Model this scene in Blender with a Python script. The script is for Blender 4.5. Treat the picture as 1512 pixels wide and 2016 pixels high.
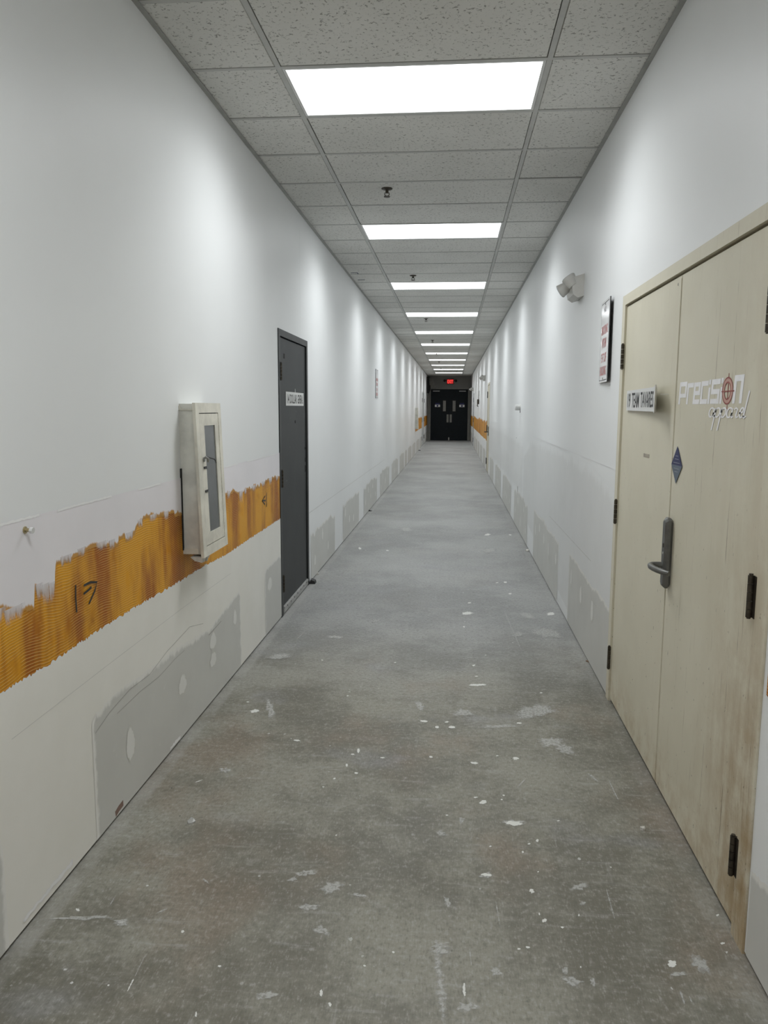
import bpy, math, random
from mathutils import Vector, Matrix
random.seed(7)
for o in list(bpy.data.objects): bpy.data.objects.remove(o)
scn = bpy.context.scene
COL = scn.collection

# ------------------------------------------------------------------ camera, world, exposure
FPX, YAW, PITCH, ROLL, CAMH = 1523.75, 0.08761, -0.13360, 0.00457, 1.5417
XL, XR, H = -1.242, 0.853, 3.076            # left wall, right wall, ceiling
YB, YE = -10.0, 37.6                          # rear and far end of the corridor
GX, GY, T2, T4 = -0.818, 3.710, 0.61, 1.22   # ceiling grid: left main runner, a cross tee, 2 ft, 4 ft
cy, sy, cp, sp = math.cos(YAW), math.sin(YAW), math.cos(PITCH), math.sin(PITCH)
vf = Vector((-sy*cp, cy*cp, sp)); vr = Vector((cy, sy, 0)); vu = vr.cross(vf)
vr, vu = math.cos(ROLL)*vr + math.sin(ROLL)*vu, -math.sin(ROLL)*vr + math.cos(ROLL)*vu
cam = bpy.data.cameras.new('camera'); cam_o = bpy.data.objects.new('camera', cam); COL.objects.link(cam_o)
m = Matrix((vr, vu, -vf)).transposed().to_4x4(); m.translation = (0, 0, CAMH)
cam_o.matrix_world = m
cam.sensor_fit = 'VERTICAL'; cam.sensor_height = 36.0; cam.lens = FPX/2016*36.0
cam.clip_start = 0.02; cam.clip_end = 200
scn.camera = cam_o
w = bpy.data.worlds.new('world'); scn.world = w; w.use_nodes = True
w.node_tree.nodes['Background'].inputs[0].default_value = (0.5, 0.5, 0.5, 1)
w.node_tree.nodes['Background'].inputs[1].default_value = 0.02
vs = scn.view_settings
vs.view_transform = 'Standard'; vs.look = 'None'; vs.gamma = 1.0; vs.use_curve_mapping = False
vs.exposure = 0.0
LIGHT_STRENGTH, LAMP_WATT = 4.2, 15.5        # glow of each ceiling panel, and the downward beam of its lamp: the only lamps of the place

def floor_pt(px, py):                        # photo pixel -> point on the floor
    d = vf + vr*((px-756)/FPX) - vu*((py-1008)/FPX)
    t = -CAMH/d.z
    return d.x*t, d.y*t

# ------------------------------------------------------------------ materials
def srgb(r, g, b):
    f = lambda c: (c/12.92 if c <= .04045 else ((c+.055)/1.055)**2.4)
    return (f(r/255), f(g/255), f(b/255), 1)
class NT:
    def __init__(s, name):
        s.m = bpy.data.materials.new(name); s.m.use_nodes = True
        s.t = s.m.node_tree; s.n = s.t.nodes; s.b = s.n['Principled BSDF']; s._p = None
    def node(s, typ, **kw):
        n = s.n.new(typ)
        for k, v in kw.items(): setattr(n, k, v)
        return n
    def link(s, a, b): s.t.links.new(a, b)
    def put(s, sock, v):
        if hasattr(v, 'links') or isinstance(v, bpy.types.NodeSocket): s.link(v, sock)
        else: sock.default_value = v
    def pos(s):
        if not s._p: s._p = s.node('ShaderNodeNewGeometry').outputs['Position']
        return s._p
    def xyz(s):
        n = s.node('ShaderNodeSeparateXYZ'); s.link(s.pos(), n.inputs[0]); return n.outputs
    def scale(s, v, x, y, z):
        n = s.node('ShaderNodeVectorMath', operation='MULTIPLY'); s.put(n.inputs[0], v); n.inputs[1].default_value = (x, y, z); return n.outputs[0]
    def noise(s, sc, det=4, rough=.55, vec=None, dist=0):
        n = s.node('ShaderNodeTexNoise'); s.link(vec if vec else s.pos(), n.inputs['Vector'])
        n.inputs['Scale'].default_value = sc; n.inputs['Detail'].default_value = det
        n.inputs['Roughness'].default_value = rough; n.inputs['Distortion'].default_value = dist
        return n.outputs['Fac']
    def vor(s, sc, vec=None, feature='F1', out='Distance', rnd=1.0):
        n = s.node('ShaderNodeTexVoronoi', feature=feature); s.link(vec if vec else s.pos(), n.inputs['Vector'])
        n.inputs['Scale'].default_value = sc; n.inputs['Randomness'].default_value = rnd
        return n.outputs[out]
    def math(s, op, a, b=0.0, c=None):
        n = s.node('ShaderNodeMath', operation=op); s.put(n.inputs[0], a); s.put(n.inputs[1], b)
        if c is not None: s.put(n.inputs[2], c)
        return n.outputs[0]
    def step(s, v, lo, hi, a=0.0, b=1.0):
        n = s.node('ShaderNodeMapRange', interpolation_type='SMOOTHSTEP'); s.put(n.inputs[0], v)
        n.inputs[1].default_value = lo; n.inputs[2].default_value = hi; n.inputs[3].default_value = a; n.inputs[4].default_value = b
        return n.outputs[0]
    def mix(s, f, a, b, bt='MIX'):
        n = s.node('ShaderNodeMix', data_type='RGBA', blend_type=bt)
        s.put(n.inputs[0], f); s.put(n.inputs[6], a); s.put(n.inputs[7], b); return n.outputs[2]
    def attr(s, name):
        return s.node('ShaderNodeAttribute', attribute_name=name).outputs['Fac']
    def bump(s, h, st=.3, d=.002):
        n = s.node('ShaderNodeBump'); n.inputs['Strength'].default_value = st; n.inputs['Distance'].default_value = d
        s.link(h, n.inputs['Height']); s.link(n.outputs[0], s.b.inputs['Normal'])
    def fin(s, col=None, rough=.5, metal=0.0, spec=.5):
        if col is not None: s.put(s.b.inputs['Base Color'], col)
        s.put(s.b.inputs['Roughness'], rough); s.b.inputs['Metallic'].default_value = metal
        s.b.inputs['Specular IOR Level'].default_value = spec
        return s.m
WHITE = (.81, .82, .815, 1)
WR = .48
def wall_color(t):
    n = t.noise(1.3, 3)
    return t.mix(t.step(n, .3, .7), (.80, .81, .805, 1), (.82, .83, .825, 1))
def m_wall():
    t = NT('white_wall_paint'); t.bump(t.noise(220, 2), .12, .001)
    return t.fin(wall_color(t), WR)
def m_patch(name, c1, c2, soft=.5, scale=28, under=None, rough=.5, sx=1.0):
    """a paint / plaster layer that dissolves raggedly at its own edge (vertex attribute 'fade')"""
    t = NT(name)
    v = t.scale(t.pos(), 1, 1, sx)
    n = t.noise(scale, 5, .6, v)
    f = t.math('ADD', t.attr('fade'), t.math('MULTIPLY', t.math('SUBTRACT', n, .5), 1.6))
    mask = t.step(f, .5-soft/2, .5+soft/2)
    body = t.mix(t.step(t.noise(3.0, 4), .3, .7), c1, c2)
    t.bump(t.noise(120, 2), .1, .001)
    return t.fin(t.mix(mask, under if under else WHITE, body), rough)
def m_adhesive(name, comb=True):
    t = NT(name); p = t.xyz()
    big = t.noise(1.0, 3, .6, t.scale(t.pos(), 1, 5.5, 1.6))
    blot = t.noise(1.0, 4, .6, t.scale(t.pos(), 1, 2.2, 3.0))
    c = t.mix(t.step(big, .36, .62), (.34, .095, .006, 1), (.72, .33, .014, 1))
    c = t.mix(t.step(blot, .52, .72, 0, .75), c, (.24, .060, .006, 1))
    # combed trowel ridges, wavering along the wall
    wob = t.math('MULTIPLY', t.math('SUBTRACT', t.noise(2.2, 2), .5), .075)
    wob2 = t.math('MULTIPLY', t.math('SUBTRACT', t.noise(14, 1), .5), .008)
    zz = t.math('ADD', t.math('ADD', p[2], wob), wob2)
    s = t.math('SINE', t.math('MULTIPLY', zz, 2*math.pi/.0088))
    ridge = t.step(s, .35, .95)
    brk = t.step(t.noise(9, 3), .30, .45)
    ridge = t.math('MULTIPLY', ridge, brk)
    c = t.mix(t.math('MULTIPLY', ridge, .5), c, (.78, .50, .15, 1))
    t.bump(ridge, .5, .002)
    return t.fin(c, .5, spec=.25)
def m_floor():
    t = NT('worn_concrete'); p = t.xyz()
    a = t.noise(.9, 5, .6); b = t.noise(3.2, 6, .65); c = t.noise(14, 5, .7)
    f = t.math('ADD', t.math('MULTIPLY', a, .55), t.math('ADD', t.math('MULTIPLY', b, .30), t.math('MULTIPLY', c, .15)))
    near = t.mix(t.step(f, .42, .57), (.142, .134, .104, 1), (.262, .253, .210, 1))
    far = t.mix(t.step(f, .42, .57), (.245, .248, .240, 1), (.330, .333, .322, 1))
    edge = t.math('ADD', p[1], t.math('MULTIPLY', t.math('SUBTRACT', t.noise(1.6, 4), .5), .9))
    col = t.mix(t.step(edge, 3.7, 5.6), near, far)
    # brown, mauve and pale clouds of old glue
    brown = t.step(t.noise(1.4, 4, .55, t.scale(t.pos(), 1.1, .8, 1)), .50, .66, 0, 1)
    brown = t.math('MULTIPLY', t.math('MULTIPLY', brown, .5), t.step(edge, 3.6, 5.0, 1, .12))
    col = t.mix(brown, col, (.235, .178, .128, 1))
    col = t.mix(t.step(t.noise(1.9, 4, .55, t.scale(t.pos(), .8, 1.1, 3)), .58, .72, 0, .35), col, (.300, .300, .315, 1))
    col = t.mix(t.step(t.noise(5.5, 6, .7), .60, .78, 0, .45), col, (.46, .455, .43, 1))
    # wiping streaks across the corridor
    st = t.noise(1.0, 5, .7, t.scale(t.pos(), 3.0, 26, 1))
    col = t.mix(t.step(st, .55, .75, 0, .28), col, (.47, .47, .46, 1))
    st2 = t.noise(1.0, 4, .7, t.scale(t.pos(), 30, 2.5, 1))
    col = t.mix(t.step(st2, .60, .80, 0, .3), col, (.44, .44, .42, 1))
    gr = t.math('ADD', t.math('MULTIPLY', t.noise(48, 4, .7), .6), t.math('MULTIPLY', t.noise(1.0, 3, .6, t.scale(t.pos(), 190, 45, 1)), .4))
    col = t.mix(t.step(gr, .50, .66, 0, .42), col, (.43, .425, .40, 1))
    col = t.mix(t.step(gr, .50, .36, 0, .5), col, (.105, .10, .082, 1))
    # small pale paint specks and dark pits
    cl = t.step(t.noise(1.7, 3), .40, .65)
    v = t.vor(26, t.scale(t.pos(), 1, .8, 1)); vc = t.vor(26, t.scale(t.pos(), 1, .8, 1), out='Color')
    sep = t.node('ShaderNodeSeparateColor'); t.link(vc, sep.inputs[0])
    rad = t.math('MULTIPLY', t.math('GREATER_THAN', sep.outputs[0], .86), t.math('MULTIPLY', sep.outputs[1], .17))
    speck = t.math('LESS_THAN', t.math('ADD', v, t.math('MULTIPLY', t.math('SUBTRACT', t.noise(160, 2), .5), .2)), rad)
    col = t.mix(t.math('MULTIPLY', speck, t.math('MULTIPLY', cl, .8)), col, (.68, .68, .66, 1))
    v2 = t.vor(38, t.scale(t.pos(), 1.2, .7, 1)); v2c = t.vor(38, t.scale(t.pos(), 1.2, .7, 1), out='Color')
    sep2 = t.node('ShaderNodeSeparateColor'); t.link(v2c, sep2.inputs[0])
    dark = t.math('LESS_THAN', t.math('ADD', v2, t.math('MULTIPLY', t.math('SUBTRACT', t.noise(120, 2), .5), .25)), t.math('MULTIPLY', t.math('GREATER_THAN', sep2.outputs[0], .9), .12))
    cl2 = t.step(t.noise(.9, 3, .5, t.scale(t.pos(), 1, 1, 5)), .50, .60)
    col = t.mix(t.math('MULTIPLY', dark, t.math('MULTIPLY', cl2, .8)), col, (.05, .05, .045, 1))
    # pale strip where the old base stood
    ex = t.math('MINIMUM', t.math('SUBTRACT', p[0], XL), t.math('SUBTRACT', XR, p[0]))
    strip = t.math('MULTIPLY', t.step(ex, .05, .075, 1, 0), t.step(t.noise(4, 4), .35, .6, .25, .8))
    col = t.mix(t.math('MULTIPLY', strip, t.step(p[0], -.5, .5, .42, .15)), col, (.43, .42, .40, 1))
    t.bump(t.math('ADD', c, t.math('MULTIPLY', speck, .5)), .12, .002)
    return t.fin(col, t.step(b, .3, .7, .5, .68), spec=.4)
def m_tile():
    t = NT('fissured_ceiling_tile')
    n1 = t.noise(62, 3, .6, None, .6); n2 = t.noise(150, 2, .5)
    pit = t.math('MULTIPLY', t.step(n1, .57, .64), t.step(n2, .38, .52))
    g = t.noise(2.2, 2)
    base = t.mix(t.step(g, .3, .7), (.66, .655, .62, 1), (.71, .705, .67, 1))
    col = t.mix(t.math('MULTIPLY', pit, .72), base, (.16, .155, .14, 1))
    t.bump(t.math('SUBTRACT', 1.0, pit), .4, .003)
    return t.fin(col, .85, spec=.2)
def m_simple(name, col, rough=.5, metal=0.0, var=.12, sc=9, spec=.5, bump=0):
    t = NT(name); c2 = tuple(max(0, x*(1-var)) for x in col[:3])+(1,)
    if bump: t.bump(t.noise(sc*20, 2), bump, .001)
    return t.fin(t.mix(t.step(t.noise(sc, 5, .6), .35, .7), col, c2), rough, metal, spec)
def m_beige():
    t = NT('worn_beige_door_paint'); p = t.xyz()
    n = t.noise(3.0, 5)
    col = t.mix(t.step(n, .3, .7), (.645, .605, .475, 1), (.69, .65, .52, 1))
    # hand and trolley grime, heaviest by the near hinge side and low down
    dy = t.step(p[1], 2.10, 2.80, 1, 0); dz = t.step(p[2], .05, 1.45, 1, .18)
    st = t.noise(1.0, 5, .65, t.scale(t.pos(), 1, 14, 1.6)); gr = t.noise(7, 6, .7)
    k = t.math('MULTIPLY', t.math('MULTIPLY', dy, dz), t.step(t.math('ADD', t.math('MULTIPLY', st, .5), t.math('MULTIPLY', gr, .5)), .34, .62))
    col = t.mix(t.math('MULTIPLY', k, .95), col, (.33, .215, .095, 1))
    low = t.math('MULTIPLY', t.step(p[2], .0, .30, 1, 0), t.step(gr, .40, .66))
    col = t.mix(t.math('MULTIPLY', low, .6), col, (.44, .345, .21, 1))
    # thin running scratches and chips
    l = t.noise(1.0, 4, .7, t.scale(t.pos(), 1, 60, 2.2))
    col = t.mix(t.math('MULTIPLY', t.step(l, .62, .70), t.step(p[1], 2.2, 3.3, .8, .12)), col, (.20, .14, .08, 1))
    ch = t.noise(55, 3, .6, t.scale(t.pos(), 1, 1, .6))
    col = t.mix(t.math('MULTIPLY', t.step(ch, .68, .72), t.step(p[2], .2, 1.7, .85, .1)), col, (.12, .09, .06, 1))
    t.bump(t.noise(160, 2), .08, .001)
    return t.fin(col, .48)
def m_darkdoor():
    t = NT('charcoal_door_paint')
    col = t.mix(t.step(t.noise(2.5, 5), .3, .75), (.018, .021, .021, 1), (.031, .034, .033, 1))
    sc = t.noise(1.0, 5, .7, t.scale(t.pos(), 1, 22, 3))
    col = t.mix(t.step(sc, .64, .8, 0, .5), col, (.13, .14, .135, 1))
    ch = t.noise(40, 3)
    col = t.mix(t.step(ch, .73, .76, 0, .7), col, (.35, .36, .35, 1))
    return t.fin(col, .45, spec=.25)
def m_film(name, col, amount, sc, lo=.35, hi=.75, k=2.4, sz=1.0):
    """thin dried paint that breaks up towards its rim"""
    t = NT(name); n = t.noise(sc, 6, .7, t.scale(t.pos(), 1, 1, sz))
    f = t.math('ADD', t.attr('fade'), t.math('MULTIPLY', t.math('SUBTRACT', n, .5), k))
    a = t.math('MULTIPLY', t.step(f, lo, hi), amount)
    t.fin(col, .65); t.link(a, t.b.inputs['Alpha']); return t.m
def m_emit(name, col, st):
    t = NT(name); t.fin((.8, .8, .8, 1) if st > 2 else (.08, .01, .01, 1), .4)
    t.b.inputs['Emission Color'].default_value = col; t.b.inputs['Emission Strength'].default_value = st
    return t.m
M = dict(
    wall=m_wall(), floor=m_floor(), tile=m_tile(),
    tee=m_simple('painted_steel_tee', (.50, .50, .475, 1), .5, 0, .1),
    angle=m_simple('painted_wall_angle', (.36, .36, .335, 1), .5, 0, .15),
    deck=m_simple('dark_plenum', (.03, .03, .03, 1), .9), gap=m_simple('dark_gap', (.015, .015, .014, 1), .9),
    cream=m_patch('cream_lower_board', (.80, .785, .725, 1), (.835, .82, .765, 1), .35, 60, None, .5),
    primer=m_patch('mauve_primer', (.79, .765, .785, 1), (.83, .80, .82, 1), .30, 24, (.52, .26, .05, 1), .5, .35),
    primer_r=m_patch('thin_primer_wash', (.72, .725, .715, 1), (.745, .75, .74, 1), .9, 9, None, .42),
    skim=m_patch('grey_skim_coat', (.575, .572, .538, 1), (.61, .607, .572, 1), .6, 16, (.80, .79, .75, 1), .55),
    spackle=m_patch('pale_spackle', (.74, .735, .70, 1), (.77, .765, .735, 1), .6, 60, (.585, .58, .535, 1), .55),
    drag=m_film('dragged_primer', (.79, .76, .77, 1), .75, 38, .30, 1.0, 1.5, .25),
    tear=m_patch('torn_paper_edge', (.88, .88, .87, 1), (.84, .84, .83, 1), .25, 40, (.79, .78, .785, 1), .6),
    joint=m_simple('board_joint_line', (.62, .615, .58, 1), .7), crack=m_simple('hairline_crack', (.33, .32, .29, 1), .7),  # thin grey lines: board joints, a chip and cracks
    glue=m_adhesive('combed_amber_adhesive'),
    marker=m_simple('black_marker', (.02, .02, .018, 1), .5),
    beige=m_beige(), frame_b=m_simple('beige_frame_paint', (.63, .59, .465, 1), .45, 0, .18, 6),
    dark=m_darkdoor(), dframe=m_simple('charcoal_frame_paint', (.034, .037, .037, 1), .42, 0, .35, 7, .3),
    bronze=m_simple('aged_bronze', (.070, .058, .042, 1), .42, .55, .5, 40),
    steel=m_simple('brushed_steel', (.33, .33, .31, 1), .38, .7, .2, 30),
    lever=m_simple('grey_handle_metal', (.16, .16, .15, 1), .40, .5, .25, 25),
    alu=m_simple('aluminium_sweep', (.50, .50, .48, 1), .45, .35, .25, 20),
    white=m_simple('white_plastic', (.70, .70, .68, 1), .35, 0, .05), gwhite=m_simple('glossy_white_sign', (.88, .88, .88, 1), .16, 0, .03, 9, .22),
    black=m_simple('black_print', (.02, .02, .02, 1), .5), red=m_simple('faded_red_print', (.62, .20, .19, 1), .4, 0, .35, 60),
    grey_print=m_simple('mottled_grey_print', (.30, .28, .30, 1), .4, 0, .3, 60),
    almond=m_simple('emergency_light_plastic', (.62, .61, .575, 1), .4, 0, .06),
    lens=m_simple('clear_lamp_lens', (.60, .61, .60, 1), .1, 0, .1),
    cab=m_simple('dirty_cream_enamel', (.76, .73, .63, 1), .45, 0, .25, 8), cabside=m_simple('worn_grey_enamel', (.74, .73, .66, 1), .5, 0, .25, 7),
    cabglass=m_simple('grey_wired_glass', (.115, .12, .12, 1), .12, 0, .15, 5),
    enddoor=m_simple('black_green_door_paint', (.006, .010, .013, 1), .55, 0, .3, 9, .2), endwall=m_simple('taupe_end_wall', (.21, .205, .19, 1), .6, 0, .1, 3),
    taupe=m_simple('taupe_frame_paint', (.23, .225, .20, 1), .5, 0, .15), greydoor=m_simple('light_grey_door_paint', (.58, .59, .58, 1), .45, 0, .1),
    decal=m_simple('white_vinyl', (.93, .92, .93, 1), .4, 0, .06, 30), crossred=m_simple('red_vinyl', (.30, .045, .03, 1), .4), crosspink=m_simple('pink_vinyl', (.58, .34, .27, 1), .4),
    navy=m_simple('navy_sticker', (.03, .035, .11, 1), .45, 0, .1, 9, .25), slate=m_simple('slate_sticker', (.12, .15, .19, 1), .45, 0, .1, 9, .25), pale=m_simple('pale_print', (.30, .31, .36, 1), .4),
    splat=m_film('dried_white_paint', (.70, .70, .66, 1), .95, 90), faint=m_film('chalky_paint_smear', (.56, .56, .53, 1), .62, 75, .15, 1.15, 3.4),
    blue=m_simple('dark_blue', (.03, .05, .12, 1), .6), brown=m_simple('dry_brown_leaf', (.20, .13, .08, 1), .8), debris=m_simple('dark_scrap', (.03, .03, .03, 1), .7),
    residue=m_simple('old_tape_residue', (.40, .36, .29, 1), .6, 0, .3, 60),
    rust=m_simple('rusty_brown_stain', (.22, .14, .11, 1), .7), brass=m_simple('worn_brass', (.45, .38, .22, 1), .35, .7),
    panel=m_emit('light_diffuser', (.94, .975, 1, 1), LIGHT_STRENGTH), exitred=m_emit('exit_red', (1, .06, .05, 1), 1.1), exitface=m_emit('exit_dim_red', (.8, .02, .02, 1), .30),
    plaster=m_simple('crumbled_plaster', (.62, .60, .55, 1), .8, 0, .2, 40, bump=.4),
)

# ------------------------------------------------------------------ mesh helpers
class MB:
    def __init__(s): s.v = []; s.f = []; s.fade = None
    def box(s, x0, x1, y0, y1, z0, z1):
        if x1 < x0: x0, x1 = x1, x0
        if y1 < y0: y0, y1 = y1, y0
        b = len(s.v)
        s.v += [(x, y, z) for z in (z0, z1) for y in (y0, y1) for x in (x0, x1)]
        s.f += [tuple(b+i for i in q) for q in ((0, 2, 3, 1), (4, 5, 7, 6), (0, 1, 5, 4), (2, 6, 7, 3), (0, 4, 6, 2), (1, 3, 7, 5))]
        return s
    def bevbox(s, x0, x1, y0, y1, z0, z1, c, axis='x'):
        """box whose outline seen along axis has chamfered corners, with a chamfered rim on the -axis/+axis faces"""
        a = {'x': (y0, y1, z0, z1), 'y': (x0, x1, z0, z1), 'z': (x0, x1, y0, y1)}[axis]
        def ring(i): 
            u0, u1, w0, w1 = a[0]+i, a[1]-i, a[2]+i, a[3]-i
            return [(u0+c, w0), (u1-c, w0), (u1, w0+c), (u1, w1-c), (u1-c, w1), (u0+c, w1), (u0, w1-c), (u0, w0+c)]
        lo, hi = {'x': (x0, x1), 'y': (y0, y1), 'z': (z0, z1)}[axis]
        d = min(c, (hi-lo)*.4)
        P = {'x': lambda u, w, h: (h, u, w), 'y': lambda u, w, h: (u, h, w), 'z': lambda u, w, h: (u, w, h)}[axis]
        b = len(s.v); rings = [(lo, d), (lo+d, 0), (hi-d, 0), (hi, d)]
        for h, i in rings: s.v += [P(u, w, h) for u, w in ring(i)]
        for k in range(3):
            for j in range(8):
                q = (b+k*8+j, b+k*8+(j+1) % 8, b+(k+1)*8+(j+1) % 8, b+(k+1)*8+j); s.f.append(q)
        s.f.append(tuple(b+j for j in range(7, -1, -1))); s.f.append(tuple(b+24+j for j in range(8)))
        return s
    def poly(s, pts):
        b = len(s.v); s.v += [tuple(p) for p in pts]; s.f.append(tuple(range(b, b+len(pts)))); return s
    def prism(s, pts, d):
        d = Vector(d); n = len(pts); b = len(s.v)
        s.v += [tuple(p) for p in pts]+[tuple(Vector(p)+d) for p in pts]
        s.f.append(tuple(range(b+n-1, b-1, -1))); s.f.append(tuple(range(b+n, b+2*n)))
        for i in range(n): j = (i+1) % n; s.f.append((b+i, b+j, b+n+j, b+n+i))
        return s
    def cyl(s, p0, p1, r0, r1=None, n=14):
        r1 = r0 if r1 is None else r1
        return s.tube([p0, p1], [r0, r1], n)
    def tube(s, path, rad, n=10, cap=True):
        P = [Vector(p) for p in path]; R = rad if isinstance(rad, (list, tuple)) else [rad]*len(P)
        b = len(s.v); ref = None
        for i, p in enumerate(P):
            d = (P[min(i+1, len(P)-1)]-P[max(i-1, 0)]).normalized()
            if ref is None: ref = Vector((0, 0, 1)) if abs(d.z) < .9 else Vector((1, 0, 0))
            u = ref-d*ref.dot(d); u.normalize(); ref = u; w_ = d.cross(u)
            s.v += [tuple(p+(u*math.cos(2*math.pi*k/n)+w_*math.sin(2*math.pi*k/n))*R[i]) for k in range(n)]
        for i in range(len(P)-1):
            for k in range(n):
                s.f.append((b+i*n+k, b+i*n+(k+1) % n, b+(i+1)*n+(k+1) % n, b+(i+1)*n+k))
        if cap:
            s.f.append(tuple(b+k for k in range(n-1, -1, -1))); e = b+(len(P)-1)*n; s.f.append(tuple(e+k for k in range(n)))
        return s
    def build(s, name, mat, parent=None, loc=None, smooth=False):
        me = bpy.data.meshes.new(name)
        if loc is None:
            r = parent
            while r is not None and r.parent is not None: r = r.parent
            off = Vector(r.location) if r is not None else Vector((0, 0, 0))
        else: off = Vector(loc)
        me.from_pydata([tuple(Vector(p)-off) for p in s.v], [], s.f)
        if s.fade is not None:
            at = me.attributes.new('fade', 'FLOAT', 'POINT'); at.data.foreach_set('value', s.fade)
        me.update()
        me.materials.append(M[mat])
        if smooth:
            me.polygons.foreach_set('use_smooth', [True]*len(me.polygons))
            try: me.set_sharp_from_angle(angle=math.radians(40))
            except Exception: pass
        o = bpy.data.objects.new(name, me); COL.objects.link(o)
        if parent is not None: o.parent = parent
        if loc is not None and parent is None: o.location = loc
        return o
def tag(o, label=None, cat=None, group=None, kind=None):
    if label: o['label'] = label
    if cat: o['category'] = cat
    if group: o['group'] = group
    if kind: o['kind'] = kind
    return o
def thing(name, loc, label=None, cat=None, group=None, kind=None):
    o = bpy.data.objects.new(name, None); o.empty_display_size = .1; COL.objects.link(o); o.location = loc
    return tag(o, label, cat, group, kind)
def box(name, mat, parent, *a): return MB().box(*a).build(name, mat, parent)
def copy_tree(o, parent=None):
    c = o.copy(); COL.objects.link(c); c.parent = parent
    for ch in list(o.children): copy_tree(ch, c)
    return c
def lerp_list(pts, x):
    if x <= pts[0][0]: return pts[0][1]
    for (a, b), (c, d) in zip(pts, pts[1:]):
        if x <= c: return b+(d-b)*(x-a)/(c-a) if c > a else d
    return pts[-1][1]
def wall_x(side, off): return XL+off if side == 'l' else XR-off
def patch(name, side, bot, top, mat, parent, off=.001, jb=.004, jt=.004, e=.02, dy=.012, fl=True, fr=True, stroke=0):
    """thin coat on a wall between two height curves along the corridor"""
    y0, y1 = max(bot[0][0], top[0][0]), min(bot[-1][0], top[-1][0])
    n = max(4, int((y1-y0)/dy)); x = wall_x(side, off); m_ = MB(); m_.fade = []
    sb = st = 0; hold = 0
    for i in range(n+1):
        y = y0+(y1-y0)*i/n
        if hold <= 0:
            hold = random.uniform(.02, .09); sb = random.uniform(-stroke, stroke)
        hold -= (y1-y0)/n
        zb = lerp_list(bot, y)+random.uniform(-jb, jb)+sb; zt = lerp_list(top, y)+random.uniform(-jt, jt)
        e_ = min(e, (zt-zb)*.3)
        ef = min(1, i*(y1-y0)/n/e) if fl else 1
        er = min(1, (n-i)*(y1-y0)/n/e) if fr else 1
        k = min(ef, er)
        m_.v += [(x, y, zb), (x, y, zb+e_), (x, y, zt-e_), (x, y, zt)]
        m_.fade += [0 if jb > 0 else k, k, k, 0 if jt > 0 else k]
    for i in range(n):
        for j in range(3):
            a = i*4+j; q = (a, a+4, a+5, a+1)
            m_.f.append(q[::-1] if side == 'l' else q)
    return m_.build(name, mat, parent)
def spot(side, y, z, wy, hz, parent, off=.0022, name='spackle_spot', mat='spackle'):
    m_ = MB(); n = 14; x = wall_x(side, off); m_.fade = []
    for ring, fd in ((1.0, 0), (.72, 1)):
        for k in range(n):
            a = 2*math.pi*k/n; r = ring*(1+random.uniform(-.12, .12))
            m_.v.append((x, y+math.cos(a)*wy/2*r*(1-.25*math.sin(a)), z+math.sin(a)*hz/2*r)); m_.fade.append(fd)
    m_.v.append((x, y, z)); m_.fade.append(1)
    for k in range(n):
        j = (k+1) % n; m_.f += [(k, j, n+j, n+k), (n+k, n+j, 2*n)]
    return m_.build(name, mat, parent)
def ribbon(mb, pts, wd, frame):
    """flat pen stroke; pts in (u,v); frame maps (u,v)->xyz"""
    P = [Vector((p[0], p[1])) for p in pts]; L = []; R = []
    for i, p in enumerate(P):
        d = (P[min(i+1, len(P)-1)]-P[max(i-1, 0)]).normalized(); nrm = Vector((-d.y, d.x))*wd/2
        L.append(p+nrm); R.append(p-nrm)
    b = len(mb.v); mb.v += [frame(q.x, q.y) for q in L]+[frame(q.x, q.y) for q in R]; n = len(P)
    for i in range(n-1): mb.f.append((b+i, b+i+1, b+n+i+1, b+n+i))
def text_mesh(txt, frame, u0, u1, v0, v1, bold=.0):
    """lettering stretched into the rectangle u0..u1, v0..v1 of a surface frame"""
    cu = bpy.data.curves.new('t', 'FONT'); cu.body = txt; cu.offset = bold; cu.resolution_u = 3
    o = bpy.data.objects.new('t', cu); COL.objects.link(o)
    dg = bpy.context.evaluated_depsgraph_get(); dg.update()
    me = bpy.data.meshes.new_from_object(o.evaluated_get(dg))
    mb = MB(); X = [v.co.x for v in me.vertices]; Y = [v.co.y for v in me.vertices]
    xa, xb, ya, yb = min(X), max(X), min(Y), max(Y)
    mb.v = [frame(u0+(u1-u0)*(v.co.x-xa)/(xb-xa), v0+(v1-v0)*(v.co.y-ya)/(yb-ya)) for v in me.vertices]
    mb.f = [tuple(p.vertices) for p in me.polygons]
    bpy.data.objects.remove(o); bpy.data.curves.remove(cu); bpy.data.meshes.remove(me)
    return mb

# ------------------------------------------------------------------ the shell
DL1 = (5.49, 6.60, 2.10); DL2 = (31.2, 33.6, 2.20)                      # door openings left
DR1 = (2.105, 4.112, 2.105); DR2 = (18.47, 19.55, 2.16); DR3 = (32.25, 33.3, 2.16)
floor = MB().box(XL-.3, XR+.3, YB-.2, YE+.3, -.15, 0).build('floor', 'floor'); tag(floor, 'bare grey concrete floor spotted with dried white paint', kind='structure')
def wall(name, x0, x1, ops, label):
    m_ = MB(); y = YB; z0 = .010
    for a, b, h in ops:
        m_.box(x0, x1, y, a, z0, H+.12); m_.box(x0, x1, a, b, h, H+.12); y = b
    m_.box(x0, x1, y, YE, z0, H+.12)
    o = m_.build(name, 'wall'); return tag(o, label, kind='structure')
wl = wall('wall_left', XL-.12, XL, (DL1, DL2), 'long white left wall with an amber adhesive band')
wr = wall('wall_right', XR, XR+.12, (DR1, DR2, DR3), 'long white right wall with grey skim patches low down')
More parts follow.
